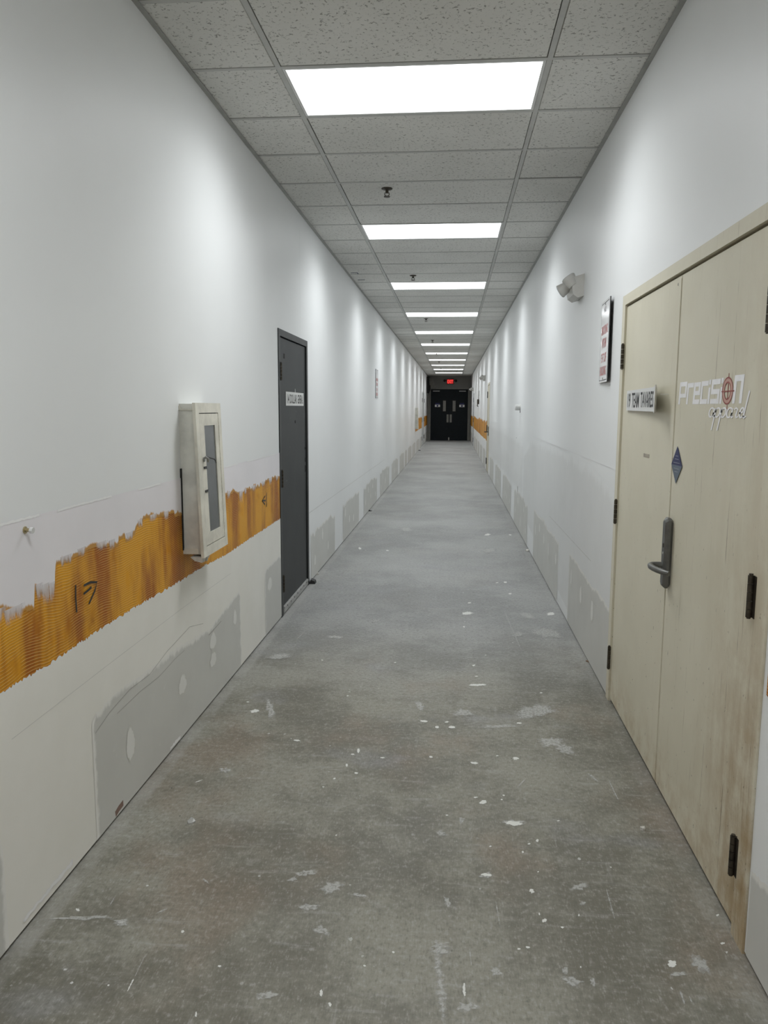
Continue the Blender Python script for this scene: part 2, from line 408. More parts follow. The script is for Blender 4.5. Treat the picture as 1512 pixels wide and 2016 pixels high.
for nm, xa, xb in (('gap_strip_1', XL-.115, XL-.014), ('gap_strip_2', XR+.014, XR+.115)):
    tag(MB().box(xa, xb, YB, YE, -.01, .0105).build(nm, 'gap'), 'dark strip filling the gap under the wallboard', kind='structure')  # near-black strip puts the shade under the lifted board into colour
we = MB(); EW = (-1.075, .705, 2.45)
we.box(XL-.12, EW[0]-.06, YE, YE+.15, 0, H+.12).box(EW[1]+.06, XR+.12, YE, YE+.15, 0, H+.12).box(EW[0]-.06, EW[1]+.06, YE, YE+.15, EW[2]+.06, H+.12)
wend = tag(we.build('wall_end', 'endwall'), 'dark taupe wall closing the far end', kind='structure')
tag(MB().box(XL-.12, XR+.12, YB-.15, YB, 0, H+.12).build('wall_rear', 'wall'), 'white wall behind the viewer', kind='structure')

# ceiling: dark deck above, grid of tees, each tile a piece
ceil = tag(MB().box(XL-.12, XR+.12, YB-.15, YE+.15, H+.12, H+.2).build('ceiling', 'deck'), 'suspended ceiling of fissured white tiles in a metal grid', kind='structure')
KMIN, KMAX = -22, 55
LIGHTS = [k for k in range(-20, 51, 5)]
for x in (GX, GX+T4):
    MB().box(x-.012, x+.012, YB, YE, H-.001, H+.004).box(x-.001, x+.001, YB, YE, H+.004, H+.04).build('main_runner', 'tee', ceil)
cols = [(XL, GX), (GX, GX+T4), (GX+T4, XR)]
tee_me, tile_me = [], []
for (a, b) in cols:
    hw = (b-a)/2-.012
    t_ = MB().box(-hw, hw, -.012, .012, H-.0005, H+.0035).box(-hw, hw, -.001, .001, H+.0035, H+.035).build('cross_tee', 'tee', ceil)
    tee_me.append(t_.data); bpy.data.objects.remove(t_)
    w2 = (b-a)/2-.0132; d2 = T2/2-.0132
    tm = MB(); c = .004
    r0 = [(-w2, -d2), (w2, -d2), (w2, d2), (-w2, d2)]; r1 = [(-w2+c, -d2+c), (w2-c, -d2+c), (w2-c, d2-c), (-w2+c, d2-c)]
    tm.v = [(x, y, H+.0012) for x, y in r1]+[(x, y, H+.006) for x, y in r0]+[(x, y, H+.018) for x, y in r0]
    tm.f = [(3, 2, 1, 0)]+[(i, (i+1) % 4, 4+(i+1) % 4, 4+i) for i in range(4)]+[(4+i, 4+(i+1) % 4, 8+(i+1) % 4, 8+i) for i in range(4)]+[(8, 9, 10, 11)]
    t_ = tm.build('ceiling_tile', 'tile', ceil); tile_me.append(t_.data); bpy.data.objects.remove(t_)
def piece(name, me, x, y, z=0, tilt=(0, 0, 0)):
    o = bpy.data.objects.new(name, me); COL.objects.link(o); o.parent = ceil; o.location = (x, y, z); o.rotation_euler = tilt; return o
for k in range(KMIN, KMAX+1):
    y = GY+k*T2
    for ci, (a, b) in enumerate(cols):
        piece('cross_tee', tee_me[ci], (a+b)/2, y)
        if k == KMAX or (ci == 1 and k in LIGHTS): continue
        dyy = -.010 if (ci == 2 and k == 2) else random.uniform(-.0012, .0012)
        o = piece('ceiling_tile', tile_me[ci], (a+b)/2+random.uniform(-.001, .001), y+T2/2+dyy, random.uniform(0, .0015))
yl = GY+KMAX*T2
for ci, (a, b) in enumerate(cols): MB().box(a+.01, b-.01, yl+.013, YE, H+.002, H+.016).build('ceiling_tile', 'tile', ceil)
for s_, x0, x1 in ((0, XL, XL+.022), (1, XR-.022, XR)):
    y = YB; i = 0
    while y < YE:
        y2 = min(YE, y+3.05)
        dz = random.uniform(-.0015, .0)
        xa = x0 if s_ == 0 else x0-random.uniform(0, .002); xb = x1+(random.uniform(0, .002) if s_ == 0 else 0)
        MB().box(xa, xb, y+.001, y2-.001, H-.0035+dz, H-.001+dz).box(XL if s_ == 0 else XR-.002, XL+.002 if s_ == 0 else XR, y+.001, y2-.001, H-.002, H+.02).build('wall_angle', 'angle', ceil)
        y = y2
# dark blue marks at the tile edges, laid as thin strips
for x, y, wx, wy in ((-1.155, 9.09, .075, .010), (-1.118, 9.13, .008, .09), (-1.13, 9.59, .085, .012)):
    box('blue_strip', 'blue', ceil, x-wx/2, x+wx/2, y-wy/2, y+wy/2, H-.002, H+.0011)

# ------------------------------------------------------------------ ceiling lights
ORD = ['nearest', 'second', 'third', 'fourth', 'fifth', 'sixth', 'seventh', 'eighth', 'ninth', 'tenth', 'farthest']
def troffer(k, label):
    y = GY+k*T2; xc = GX+T4/2; loc = (xc, y+T2/2, H)
    t_ = thing('ceiling_light', loc, label, 'ceiling light', 'lit panels along the ceiling')
    xa, xb, ya, yb = GX+.013, GX+T4-.013, y+.013, y+T2-.013; e = .014
    f_ = MB()
    f_.box(xa, xb, ya, ya+e, H+.0005, H+.05).box(xa, xb, yb-e, yb, H+.0005, H+.05).box(xa, xa+e, ya+e, yb-e, H+.0005, H+.05).box(xb-e, xb, ya+e, yb-e, H+.0005, H+.05)
    f_.box(xa, xb, ya, yb, H+.05, H+.09)
    f_.build('frame', 'white', t_)
    MB().box(xa+e, xb-e, ya+e, yb-e, H+.003, H+.006).build('diffuser', 'panel', t_)
    la = bpy.data.lights.new('lamp', 'AREA'); la.shape = 'RECTANGLE'; la.size = xb-xa-2*e-.01; la.size_y = yb-ya-2*e-.01
    la.energy = LAMP_WATT; la.spread = math.radians(145); la.color = (.94, .975, 1)
    lo = bpy.data.objects.new('lamp', la); COL.objects.link(lo); lo.parent = t_; lo.location = (0, 0, .0022)
for i, k in enumerate(range(0, 51, 5)):
    troffer(k, ('%s rectangular light panel in the ceiling, counted from the viewer' % ORD[i]) if 0 < i < 10 else '%s rectangular light panel glowing in the tiled ceiling' % ORD[i])
troffer(-5, 'rectangular light panel overhead, just above the viewer')
troffer(-10, 'first rectangular light panel behind the viewer')
troffer(-15, 'second rectangular light panel behind the viewer, unseen and added for brightness')  # unseen panel, added to brighten floor and lower walls
troffer(-20, 'third rectangular light panel behind the viewer, unseen and added for brightness')  # one more unseen panel, added for the same extra brightness

# ------------------------------------------------------------------ coats on the left wall
a0 = YB+.05
cream_top = [(a0, .76), (1.96, .752), (2.24, .748), (2.40, .754), (2.81, .757), (3.24, .75), (3.73, .747), (4.08, .734), (5.49, .742)]
patch('adhesive_band', 'l', [(a0, .72), (5.488, .72)], [(a0, 1.13), (3.44, 1.13), (3.47, 1.13), (5.488, 1.10)], 'glue', wl, .0015, 0, 0, fl=False, fr=False, dy=.1)
tag(patch('lower_board_coat', 'l', [(a0, .011), (5.488, .011)], cream_top, 'cream', wl, .0030, 0, .006, .012, .008, False, False), 'cream wallboard coat below the amber band')
prim_bot = [(a0, .98), (1.5, .96), (1.98, .968), (2.14, .938), (2.160, .94), (2.165, 1.005), (2.20, .985), (2.285, .975), (2.292, 1.04), (2.43, 1.05), (2.55, 1.052), (2.75, 1.034), (2.91, 1.045), (2.93, 1.072), (3.02, 1.083), (3.28, 1.068), (3.43, 1.054), (3.50, 1.06), (3.53, 1.10), (3.8, 1.05), (4.11, 1.049), (4.31, 1.066), (4.40, 1.03), (4.64, 1.042), (4.9, 1.03), (5.1, 1.048), (5.488, 1.037)]
patch('primer_band', 'l', prim_bot, [(a0, 1.217), (5.488, 1.219)], 'primer', wl, .0026, .0025, 0, .030, .006, False, False, .012)
random.seed(11)
def drag(y, z1, wd, h):
    mb = MB(); mb.fade = []; n = 6; x = wall_x('l', .0028+random.random()*.0004)
    for i in range(n):
        z = z1-h*i/(n-1)
        for q, fd in ((-1, .2), (-.5, 1), (.5, 1), (1, .2)):
            mb.v.append((x, y+wd/2*q, z)); mb.fade.append(fd*(1-i/(n-1))**.7)
    for i in range(n-1):
        for q in range(3): mb.f.append((4*i+q, 4*i+q+1, 4*i+q+5, 4*i+q+4))
    return mb.build('primer_drag', 'drag', wl)
for y, wd, h in ((1.95, .12, .05), (2.05, .10, .06), (2.19, .045, .07), (2.225, .05, .10), (2.265, .04, .085), (2.36, .08, .03), (2.47, .06, .035), (2.62, .09, .03), (2.70, .05, .05), (2.86, .07, .035), (2.965, .05, .04), (3.1, .08, .03), (3.25, .07, .04), (3.9, .1, .05), (4.05, .08, .06), (4.2, .06, .05), (4.45, .08, .09), (4.55, .05, .05), (4.75, .1, .06), (5.0, .08, .05), (5.2, .1, .07), (5.4, .08, .05)):
    drag(y, lerp_list(prim_bot, y)+.020, wd*1.2, h*.7+.020)
for y0, y1 in ((1.2, 2.22), (2.32, 2.72), (2.95, 3.2), (4.05, 4.4), (4.6, 5.35)):
    patch('torn_paper_edge', 'l', [(y0, 1.212), (y1, 1.213)], [(y0, 1.221), (y1, 1.2225)], 'tear', wl, .0034, .002, .002, .004, .01)
skl = .0040
patch('skim_patch', 'l', [(a0, .011), (1.925, .011)], [(a0, .46), (1.7, .46), (1.90, .43), (1.925, .30)], 'skim', wl, skl, 0, .006, .03, fl=False)
patch('skim_patch', 'l', [(2.478, .011), (4.39, .011)], [(2.478, .44), (2.51, .468), (2.70, .482), (2.99, .463), (3.34, .45), (3.6, .425), (3.79, .405), (4.1, .445), (4.385, .472), (4.39, .46)], 'skim', wl, skl, 0, .006, .035)
patch('skim_patch', 'l', [(4.99, .011), (5.485, .011)], [(4.99, .44), (5.05, .468), (5.485, .474)], 'skim', wl, skl, 0, .006, .03, fr=False)
for y, z, wd, h_ in ((2.787, .235, .085, .145), (3.382, .258, .11, .105), (3.851, .325, .12, .10), (3.845, .225, .115, .085), (4.264, .34, .08, .10), (5.128, .338, .15, .10)):
    spot('l', y, z, wd, h_, wl, .0048)
LP = [(6.70, 8.12), (8.735, 10.265), (10.865, 12.76), (13.31, 15.27), (15.88, 17.71), (18.30, 19.90), (20.33, 21.22), (21.73, 23.57), (24.02, 26.10), (26.67, 28.9), (29.4, 31.15), (33.7, 35.4), (35.9, 37.4)]
def skim_row(side, spans, par, ztop=.44):
    for a, b in spans:
        pts = [(a+(b-a)*i/24, ztop+random.uniform(-.02, .02)+(.02 if 4 < i < 20 else -.03)*random.random()) for i in range(25)]
        patch('skim_patch', side, [(a, .011), (b, .011)], pts, 'skim', par, .002, 0, .004, .03, .03)
        if a < 16:
            yy = a+.2
            while yy < b-.2:
                hh = random.uniform(.09, .16); spot(side, yy, random.choice((ztop-.07, ztop-.10, .20, .16)), random.uniform(.07, .12), hh, par, .003)
                yy += random.uniform(.25, .5)
skim_row('l', LP, wl, .43)
fl_ = lambda u, v: (XL+.005, u, v)
def line_part(name, side, pts, wd, mat, par, off=.005):
    mb = MB(); ribbon(mb, pts, wd, lambda u, v: (wall_x(side, off), u, v)); return mb.build(name, mat, par)
line_part('board_joint', 'l', [(6.62, .628), (8.9, .618), (11.5, .61), (14.2, .60)], .004, 'joint', wl, .0024)
line_part('board_joint', 'l', [(2.0, .60), (2.6, .608), (3.4, .615), (4.2, .61)], .0018, 'joint', wl, .0034)
line_part('wall_crack', 'l', [(6.30, 2.11), (6.31, 2.35), (6.30, 2.6), (6.33, 2.95)], .003, 'joint', wl, .0012)
line_part('wall_crack', 'l', [(2.50, .40), (2.62, .43), (2.8, .45), (3.0, .44), (3.2, .475), (3.5, .50), (3.7, .46)], .0016, 'crack', wl, .0047)
line_part('wall_crack', 'l', [(2.68, .40), (2.9, .405), (3.1, .395), (3.3, .41), (3.42, .41)], .0016, 'crack', wl, .0047)
line_part('wall_crack', 'l', [(3.78, .375), (3.95, .385), (4.0, .39)], .004, 'crack', wl, .0047)
line_part('rust_stain', 'l', [(2.63, .025), (2.66, .032), (2.70, .034)], .024, 'rust', wl, .0045)
for y0, y1, z in ((2.0, 2.3, .045), (3.2, 3.33, .03)):
    patch('torn_paper_edge', 'l', [(y0, z-.012), (y1, z-.014)], [(y0, z), (y1, z+.002)], 'tear', wl, .0050, .004, .004, .006, .012)
# marker arrows drawn on the adhesive
ar = MB(); F_ = lambda u, v: (XL+.0042, u, v)
for st in ([(2.414, .955), (2.410, .91), (2.412, .862)], [(2.470, .940), (2.52, .940), (2.567, .930), (2.55, .905), (2.50, .868)], [(2.465, .912), (2.50, .917), (2.525, .922)]): ribbon(ar, st, .0085, F_)
ar.build('marker_arrow', 'marker', wl)
ar = MB()
for st in ([(5.082, .975), (5.078, .93), (5.076, .878)], [(5.04, .957), (4.955, .935), (5.035, .900)], [(4.96, .935), (5.05, .925)]): ribbon(ar, st, .010, F_)
ar.build('marker_arrow', 'marker', wl)
# far adhesive stretches
def far_glue(side, a, b, par, lo=.745, hi=1.22):
    top = [(a+(b-a)*i/30, hi+random.uniform(-.05, .03)) for i in range(31)]
    bot = [(a+(b-a)*i/30, lo+random.uniform(-.012, .012)) for i in range(31)]
    patch('adhesive_band', side, bot, top, 'glue', par, .0016, .004, .01, fl=False, fr=False, dy=.05)
far_glue('l', 25.95, 31.18, wl, .76, 1.20); far_glue('l', 33.62, 37.55, wl, .74, 1.20)
far_glue('r', 19.57, 32.23, wr); far_glue('r', 33.32, 37.55, wr)

# ------------------------------------------------------------------ coats on the right wall
patch('adhesive_band', 'r', [(a0, .77), (2.080, .78)], [(a0, 1.08), (2.080, 1.06)], 'glue', wr, .0015, .004, .01, fl=False, dy=.02)
patch('skim_patch', 'r', [(a0, .011), (2.09, .011)], [(a0, .30), (1.9, .30), (2.09, .27)], 'skim', wr, .002, 0, .005, .03, fl=False, fr=False)
patch('primer_wash', 'r', [(4.125, .011), (9.4, .30)], [(4.125, 1.10), (4.27, 1.125), (4.56, 1.155), (4.85, 1.205), (5.72, 1.215), (7.0, 1.235), (8.6, 1.215), (9.4, 1.0)], 'primer_r', wr, .0012, 0, .012, .10, .02, False)
patch('primer_wash', 'r', [(9.5, .45), (18.4, .45)], [(9.5, 1.15), (12.7, 1.195), (18.4, 1.2)], 'primer_r', wr, .0010, .02, .02, .12, .06)
patch('skim_patch', 'r', [(4.125, .011), (5.58, .011)], [(4.125, .475), (4.5, .50), (4.65, .475), (5.0, .50), (5.3, .515), (5.57, .508), (5.58, .49)], 'skim', wr, .002, 0, .008, .03, fl=False)
patch('skim_patch', 'r', [(6.145, .011), (8.04, .011)], [(6.145, .485), (6.5, .50), (6.9, .49), (7.2, .53), (7.6, .50), (8.04, .515)], 'skim', wr, .002, 0, .012, .03)
for y, z, wd, h_ in ((5.448, .367, .06, .13), (5.033, .34, .10, .125), (4.62, .346, .09, .15), (7.116, .36, .10, .12), (6.739, .335, .07, .14), (6.273, .338, .09, .12), (7.5, .40, .1, .1), (7.85, .33, .07, .14)):
    spot('r', y, z, wd, h_, wr, .003)
RP = [(8.70, 10.62), (11.23, 13.11), (13.61, 15.43), (16.13, 17.77), (20.2, 21.8), (22.4, 24.1), (24.7, 26.4), (27, 28.7), (29.3, 31.0), (34, 35.6), (36.0, 37.3)]
skim_row('r', RP, wr, .47)
line_part('board_joint', 'r', [(4.72, .624), (5.6, .620), (6.765, .616)], .004, 'joint', wr, .0024)
line_part('board_joint', 'r', [(4.2, 1.228), (6, 1.236), (8.6, 1.25)], .003, 'tear', wr, .0024)
line_part('wall_slit', 'r', [(10.10, .545), (10.09, .475)], .03, 'gap', wr, .0036)
line_part('wall_chip', 'r', [(4.43, .40), (4.75, .405)], .006, 'joint', wr, .0032)
spot('r', 10.5, 1.154, .04, .015, wr, .003, 'wall_hole', 'gap')

# ------------------------------------------------------------------ doors
def hinge(parent, x, y, z, side, leaf_dir, h=.122, mat='bronze'):
    """butt hinge: barrel of knuckles proud of the face, one leaf showing"""
    s = -1 if side == 'r' else 1
    o = MB()
    for i in range(5):
        z0 = z+h*i/5+.001; z1 = z+h*(i+1)/5-.001
        o.cyl((x+s*.011, y, z0), (x+s*.011, y, z1), .0085, n=10)
    o.cyl((x+s*.011, y, z-.003), (x+s*.011, y, z), .006, n=10).cyl((x+s*.011, y, z+h), (x+s*.011, y, z+h+.004), .006, n=10)
    ya, yb = sorted((y, y+leaf_dir*.022))
    o.box(*sorted((x-s*.002, x+s*.0045)), ya, yb, z+.001, z+h-.001)
    return o.build('hinge', mat, parent, smooth=True)
def door_frame(parent, side, y0, y1, ztop, jamb, head, mat, proud=.006, depth=.11, near_jamb=None):
    s = 1 if side == 'l' else -1; x = XL if side == 'l' else XR
    xs = sorted((x+s*proud, x-s*depth))
    nj = near_jamb or jamb
    m_ = MB().box(*xs, y0, y0+nj, 0, ztop).box(*xs, y1-jamb, y1, 0, ztop).box(*xs, y0+nj, y1-jamb, ztop-head, ztop)
    # rebate that the leaf closes against
    xr_ = sorted((x-s*.052, x-s*depth)); k = .016
    m_.box(*xr_, y0+jamb, y0+jamb+k, 0, ztop-head).box(*xr_, y1-jamb-k, y1-jamb, 0, ztop-head).box(*xr_, y0+jamb+k, y1-jamb-k, ztop-head-k, ztop-head)
    o = m_.build('frame', mat, parent)
    MB().box(*sorted((x-s*.056, x-s*.10)), y0+jamb+k, y1-jamb-k, .001, ztop-head-k).build('dark_void', 'gap', parent)  # black backing fills the opening, painting the gaps round the leaf dark
    return o
# left charcoal door
d1 = thing('door_1', (XL, 6.045, 0), 'charcoal metal door in a charcoal frame in the left wall', 'door', kind='structure')
door_frame(d1, 'l', 5.492, 6.598, 2.098, .055, .048, 'dframe')
lf = MB().bevbox(XL-.050, XL-.005, 5.552, 6.536, .020, 2.044, .002).build('door_leaf', 'dark', d1)
for z in (1.738, .964, .180): hinge(lf, XL-.003, 5.552, z, 'l', 1)
sw = MB().box(XL-.006, XL+.006, 5.575, 6.53, .012, .062).box(XL+.006, XL+.010, 5.575, 6.53, .044, .058)
sw = sw.build('door_sweep', 'alu', lf)
scr = MB()
for i in range(7): scr.cyl((XL+.009, 5.66+i*.13, .051), (XL+.0125, 5.66+i*.13, .051), .006, n=8)
scr.build('sweep_screws', 'bronze', lf)
for z, h_ in ((1.19, .02), (1.085, .035), (1.0, .055)): MB().box(XL-.006, XL-.0035, 6.49, 6.525, z, z+h_).build('lock_hole', 'gap', lf)
MB().cyl((XL-.006, 6.10, 1.43), (XL-.003, 6.10, 1.43), .012, n=10).build('viewer_hole', 'gap', lf)
MB().box(XL-.006, XL-.004, 5.70, 5.74, 1.90, 1.935).build('lock_hole', 'gap', lf)
tag(MB().prism([(XL+.002, 6.60, 0), (XL+.055, 6.60, 0), (XL+.050, 6.60, .025), (XL+.015, 6.60, .038)], (0, .07, 0)).build('door_wedge', 'debris', None, (XL+.03, 6.64, 0)), 'black rubber wedge on the floor beside the charcoal door frame', 'door wedge')

# far left light-grey double door
d2 = thing('door_2', (XL, 32.4, 0), 'light grey double door far down the left wall', 'door', kind='structure')
door_frame(d2, 'l', 31.21, 33.59, 2.195, .06, .06, 'greydoor')
for ya, yb, hy, hd in ((31.275, 32.397, 31.275, 1), (32.403, 33.525, 33.525, -1)):
    l2 = MB().bevbox(XL-.050, XL-.006, ya, yb, .012, 2.132, .002).build('door_leaf', 'greydoor', d2)
    for z in (1.78, .98, .25): hinge(l2, XL+.002, hy, z, 'l', hd, .16, 'debris')

# right beige double door
d3 = thing('door_3', (XR, 3.108, 0), 'worn beige double metal door in the right wall', 'door', kind='structure')
door_frame(d3, 'r', 2.107, 4.110, 2.104, .060, .048, 'beige', near_jamb=.090)
XD = XR+.004                                     # face of the leaves
leafA = MB().bevbox(XD, XD+.045, 3.111, 4.047, .014, 2.047, .0025).build('door_leaf', 'beige', d3)
leafB = MB().bevbox(XD, XD+.045, 2.200, 3.106, .014, 2.047, .0025).build('door_leaf', 'beige', d3)
MB().box(XD-.0025, XD+.001, 3.112, 3.150, .02, 2.035).build('astragal', 'beige', leafA)
for z in (1.742, .956, .176): hinge(leafA, XD-.002, 4.052, z, 'r', 1); hinge(leafB, XD-.007, 2.206, z+.005, 'r', -1)
# escutcheon plate with lever
hd = MB().bevbox(XD-.030, XD, 3.042, 3.094, .846, 1.124, .010).build('handle_plate', 'lever', leafB)
pth = [(XD-.028, 3.075, .935), (XD-.05, 3.075, .936), (XD-.066, 3.072, .936), (XD-.076, 3.062, .935), (XD-.079, 3.045, .934), (XD-.076, 3.015, .933), (XD-.068, 2.985, .932), (XD-.058, 2.960, .931), (XD-.046, 2.938, .930), (XD-.040, 2.930, .930)]
MB().tube(pth, [.0125, .0115, .0115, .0115, .0115, .0115, .0115, .011, .0105, .009], 12).build('handle_lever', 'lever', leafB, smooth=True)
MB().cyl((XD-.032, 3.064, 1.015), (XD-.029, 3.064, 1.015), .009, n=12).build('key_cylinder', 'bronze', leafB, smooth=True)
MB().cyl((XD-.0315, 3.064, .985), (XD-.029, 3.064, .985), .005, n=8).build('plate_screw', 'alu', leafB)
MB().box(XD-.0012, XD+.001, 3.47, 3.57, 1.330, 1.346).build('tape_residue', 'residue', leafA)
MB().cyl((XD-.002, 3.155, 2.018), (XD+.001, 3.155, 2.018), .006, n=8).build('bolt_head', 'bronze', leafA)
# vinyl lettering on the near leaf
Y0T, Y1T = 3.072, 2.416
fr = lambda u, v: (XD-.0007, Y0T+(Y1T-Y0T)*u, 1.560+.083*v)
SH = lambda pts: [(u+.018*v, v) for u, v in pts]
let = MB(); 
def bar(u0, u1, v0, v1): let.poly([fr(*p) for p in SH([(u0, v0), (u0, v1), (u1, v1), (u1, v0)])][::-1])
sw_ = .030
# P r e c i s i (ring) n
bar(.0, sw_, 0, 1); bar(sw_, .140, .80, 1); bar(.140-sw_, .140, .48, .80); bar(sw_, .140, .30, .48)
bar(.150, .150+sw_, 0, .92); bar(.150+sw_, .262, .72, .92)
bar(.270, .270+sw_, 0, .92); bar(.270+sw_, .384, .74, .92); bar(.384-sw_, .384, .56, .74); bar(.270+sw_, .384, .38, .56); bar(.270+sw_, .384, 0, .20)
bar(.394, .394+sw_, 0, .94); bar(.394+sw_, .510, .74, .94); bar(.394+sw_, .510, 0, .20)
bar(.518, .548, 0, .66); bar(.518, .548, .78, .97)
bar(.560, .560+sw_, .38, .97); bar(.560+sw_, .690, .76, .97); bar(.560+sw_, .690, .38, .58); bar(.690-sw_, .690, 0, .38); bar(.560, .690-sw_, 0, .20)
bar(.700, .730, 0, .64); bar(.700, .730, .78, .99)
bar(.878, .912, 0, 1.03); bar(.912, 1.0, .80, 1.03); bar(.966, 1.0, 0, .80)
let.build('vinyl_lettering', 'decal', leafB)
# the O is a target ring with a cross
oc = (XD-.0009, 2.541, 1.600)
def ring(ry, rz, wy, wz, mat, dx, name):
    m_ = MB(); n = 36
    for q in (1, 0):
        for k in range(n):
            a = 2*math.pi*k/n; m_.v.append((oc[0]-dx, oc[1]+math.cos(a)*(ry-(0 if q else wy)), oc[2]+math.sin(a)*(rz-(0 if q else wz))))
    m_.f = [(k, (k+1) % n, n+(k+1) % n, n+k) for k in range(n)]
    return m_.build(name, mat, leafB)
ring(.048, .042, .020, .016, 'crosspink', 0, 'target_ring'); ring(.049, .043, .005, .0045, 'crossred', .0003, 'target_ring'); ring(.031, .029, .005, .0045, 'crossred', .0003, 'target_ring')
MB().box(oc[0]-.0006, oc[0]+.0004, 2.482, 2.594, 1.5965, 1.6005).box(oc[0]-.0006, oc[0]+.0004, 2.535, 2.539, 1.575, 1.623).box(oc[0]-.0006, oc[0]+.0004, 2.536, 2.538, 1.543, 1.556).box(oc[0]-.0006, oc[0]+.0004, 2.536, 2.538, 1.642, 1.654).build('target_cross', 'crossred', leafB)
# script word below: strokes in (u right, v up), cm
sc = MB(); fs = lambda u, v: (XD-.0012, 2.712-(u+.22*v)*.0335, 1.517+v*.0150)
def arc(cx, cy_, rx, ry, a0_, a1_, n=12): return [(cx+rx*math.cos(math.radians(a0_+(a1_-a0_)*i/n)), cy_+ry*math.sin(math.radians(a0_+(a1_-a0_)*i/n))) for i in range(n+1)]
def script(pts): ribbon(sc, pts, .36, fs)
u = 0
for chx in 'apparel':
    if chx == 'a':
        script(arc(u+.7, 1.0, .65, 1.0, 50, 360)); script([(u+1.35, 1.9), (u+1.35, .3), (u+1.6, 0), (u+1.9, .3)]); u += 1.75
    elif chx == 'p':
        script([(u+.1, 1.9), (u+.1, -2.9)]); script(arc(u+.75, 1.0, .65, 1.0, 180, -150)); u += 1.65
    elif chx == 'r':
        script([(u+.1, 1.6), (u+.4, 2.0), (u+.9, 1.7), (u+.75, .5), (u+1.0, .0), (u+1.4, .3)]); u += 1.4
    elif chx == 'e':
        script([(u+.1, .9), (u+.9, 1.2)]+arc(u+.62, 1.25, .38, .75, 0, 180)+[(u+.25, .5), (u+.6, 0), (u+1.2, .4)]); u += 1.15
    elif chx == 'l':
        script([(u+.0, .4), (u+.35, 0), (u+.7, .4)]); script([(u+.12, 5.3), (u+.12, .2)])
sc.build('vinyl_lettering', 'decal', leafB)
# diamond notice across the meeting edge
st = thing('diamond_sticker', (XD-.001, 3.04, 1.26), 'navy and slate diamond-shaped sticker on the beige double door', 'sticker')
xk = XD-.0032
MB().prism([(xk, 3.112, 1.330), (xk, 2.970, 1.330), (xk, 3.042, 1.402)], (.0006, 0, 0)).build('upper_half', 'navy', st)
MB().prism([(xk, 2.970, 1.330), (xk, 3.112, 1.330), (xk, 3.042, 1.260)], (.0006, 0, 0)).build('lower_half', 'slate', st)
pr = MB()
for z, hw in ((1.364, .018), (1.352, .026), (1.338, .042), (1.316, .034), (1.304, .022)):
    pr.box(xk-.0005, xk, 3.042-hw, 3.042+hw, z, z+.002)
pr.build('fine_print', 'pale', st)

# far right beige door, hinges on its far side
d4 = thing('door_4', (XR, 19.0, 0), 'beige single door with lever half-way down the right wall', 'door', kind='structure')
door_frame(d4, 'r', 18.48, 19.54, 2.155, .055, .05, 'frame_b')
l4 = MB().bevbox(XR+.004, XR+.049, 18.54, 19.48, .012, 2.10, .002).build('door_leaf', 'frame_b', d4)
for z in (1.80, .98, .17): hinge(l4, XR, 19.48, z, 'r', -1, .15, 'debris')
MB().bevbox(XR-.022, XR+.004, 18.58, 18.64, .90, 1.12, .006).build('handle_plate', 'lever', l4)
MB().tube([(XR-.02, 18.61, .99), (XR-.08, 18.61, .99), (XR-.095, 18.64, .99), (XR-.09, 18.74, .985)], .012, 8).build('handle_lever', 'debris', l4, smooth=True)
d5 = thing('door_5', (XR, 32.8, 0), 'light grey single door near the far end of the right wall', 'door', kind='structure')
door_frame(d5, 'r', 32.26, 33.29, 2.155, .055, .05, 'greydoor')
l5 = MB().bevbox(XR+.004, XR+.049, 32.32, 33.23, .012, 2.10, .002).build('door_leaf', 'greydoor', d5)
for z in (1.80, .98, .17): hinge(l5, XR-.004, 32.33, z, 'r', 1, .17, 'debris')
MB().box(XR-.010, XR+.01, 32.255, 32.275, 0, 2.155).build('weather_strip', 'debris', d5)

# far black double doors
d6 = thing('door_6', ((EW[0]+EW[1])/2, YE, 0), 'black double doors closing the far end of the corridor', 'door', kind='structure')
fx0, fx1, ft = EW[0]-.058, EW[1]+.058, EW[2]+.058
MB().box(fx0, EW[0], YE-.03, YE+.12, 0, ft).box(EW[1], fx1, YE-.03, YE+.12, 0, ft).box(EW[0], EW[1], YE-.03, YE+.12, EW[2], ft).build('frame', 'taupe', d6)
mid = (EW[0]+EW[1])/2
for a, b, s in ((EW[0]+.004, mid-.002, -1), (mid+.002, EW[1]-.004, 1)):
    lx = MB().bevbox(a, b, YE-.012, YE+.035, .012, EW[2]-.006, .003, 'y').build('door_leaf', 'enddoor', d6)
    vx = (mid-.295, mid-.165) if s < 0 else (mid+.165, mid+.30)
    MB().box(vx[0]-.03, vx[1]+.03, YE-.020, YE-.010, 1.37, 1.93).build('window_frame', 'gap', lx)
    MB().box(vx[0], vx[1], YE-.024, YE-.018, 1.40, 1.90).build('window_pane', 'taupe', lx)
    px = (mid-.12, mid-.02) if s < 0 else (mid+.03, mid+.13)
    MB().bevbox(px[0], px[1], YE-.022, YE-.010, .87, 1.25, .005, 'y').build('push_plate', 'taupe', lx)
    cx0 = (a+.10, a+.42) if s < 0 else (b-.42, b-.10)
    MB().box(cx0[0], cx0[1], YE-.06, YE-.012, 2.335, 2.375).build('door_closer', 'steel', lx)
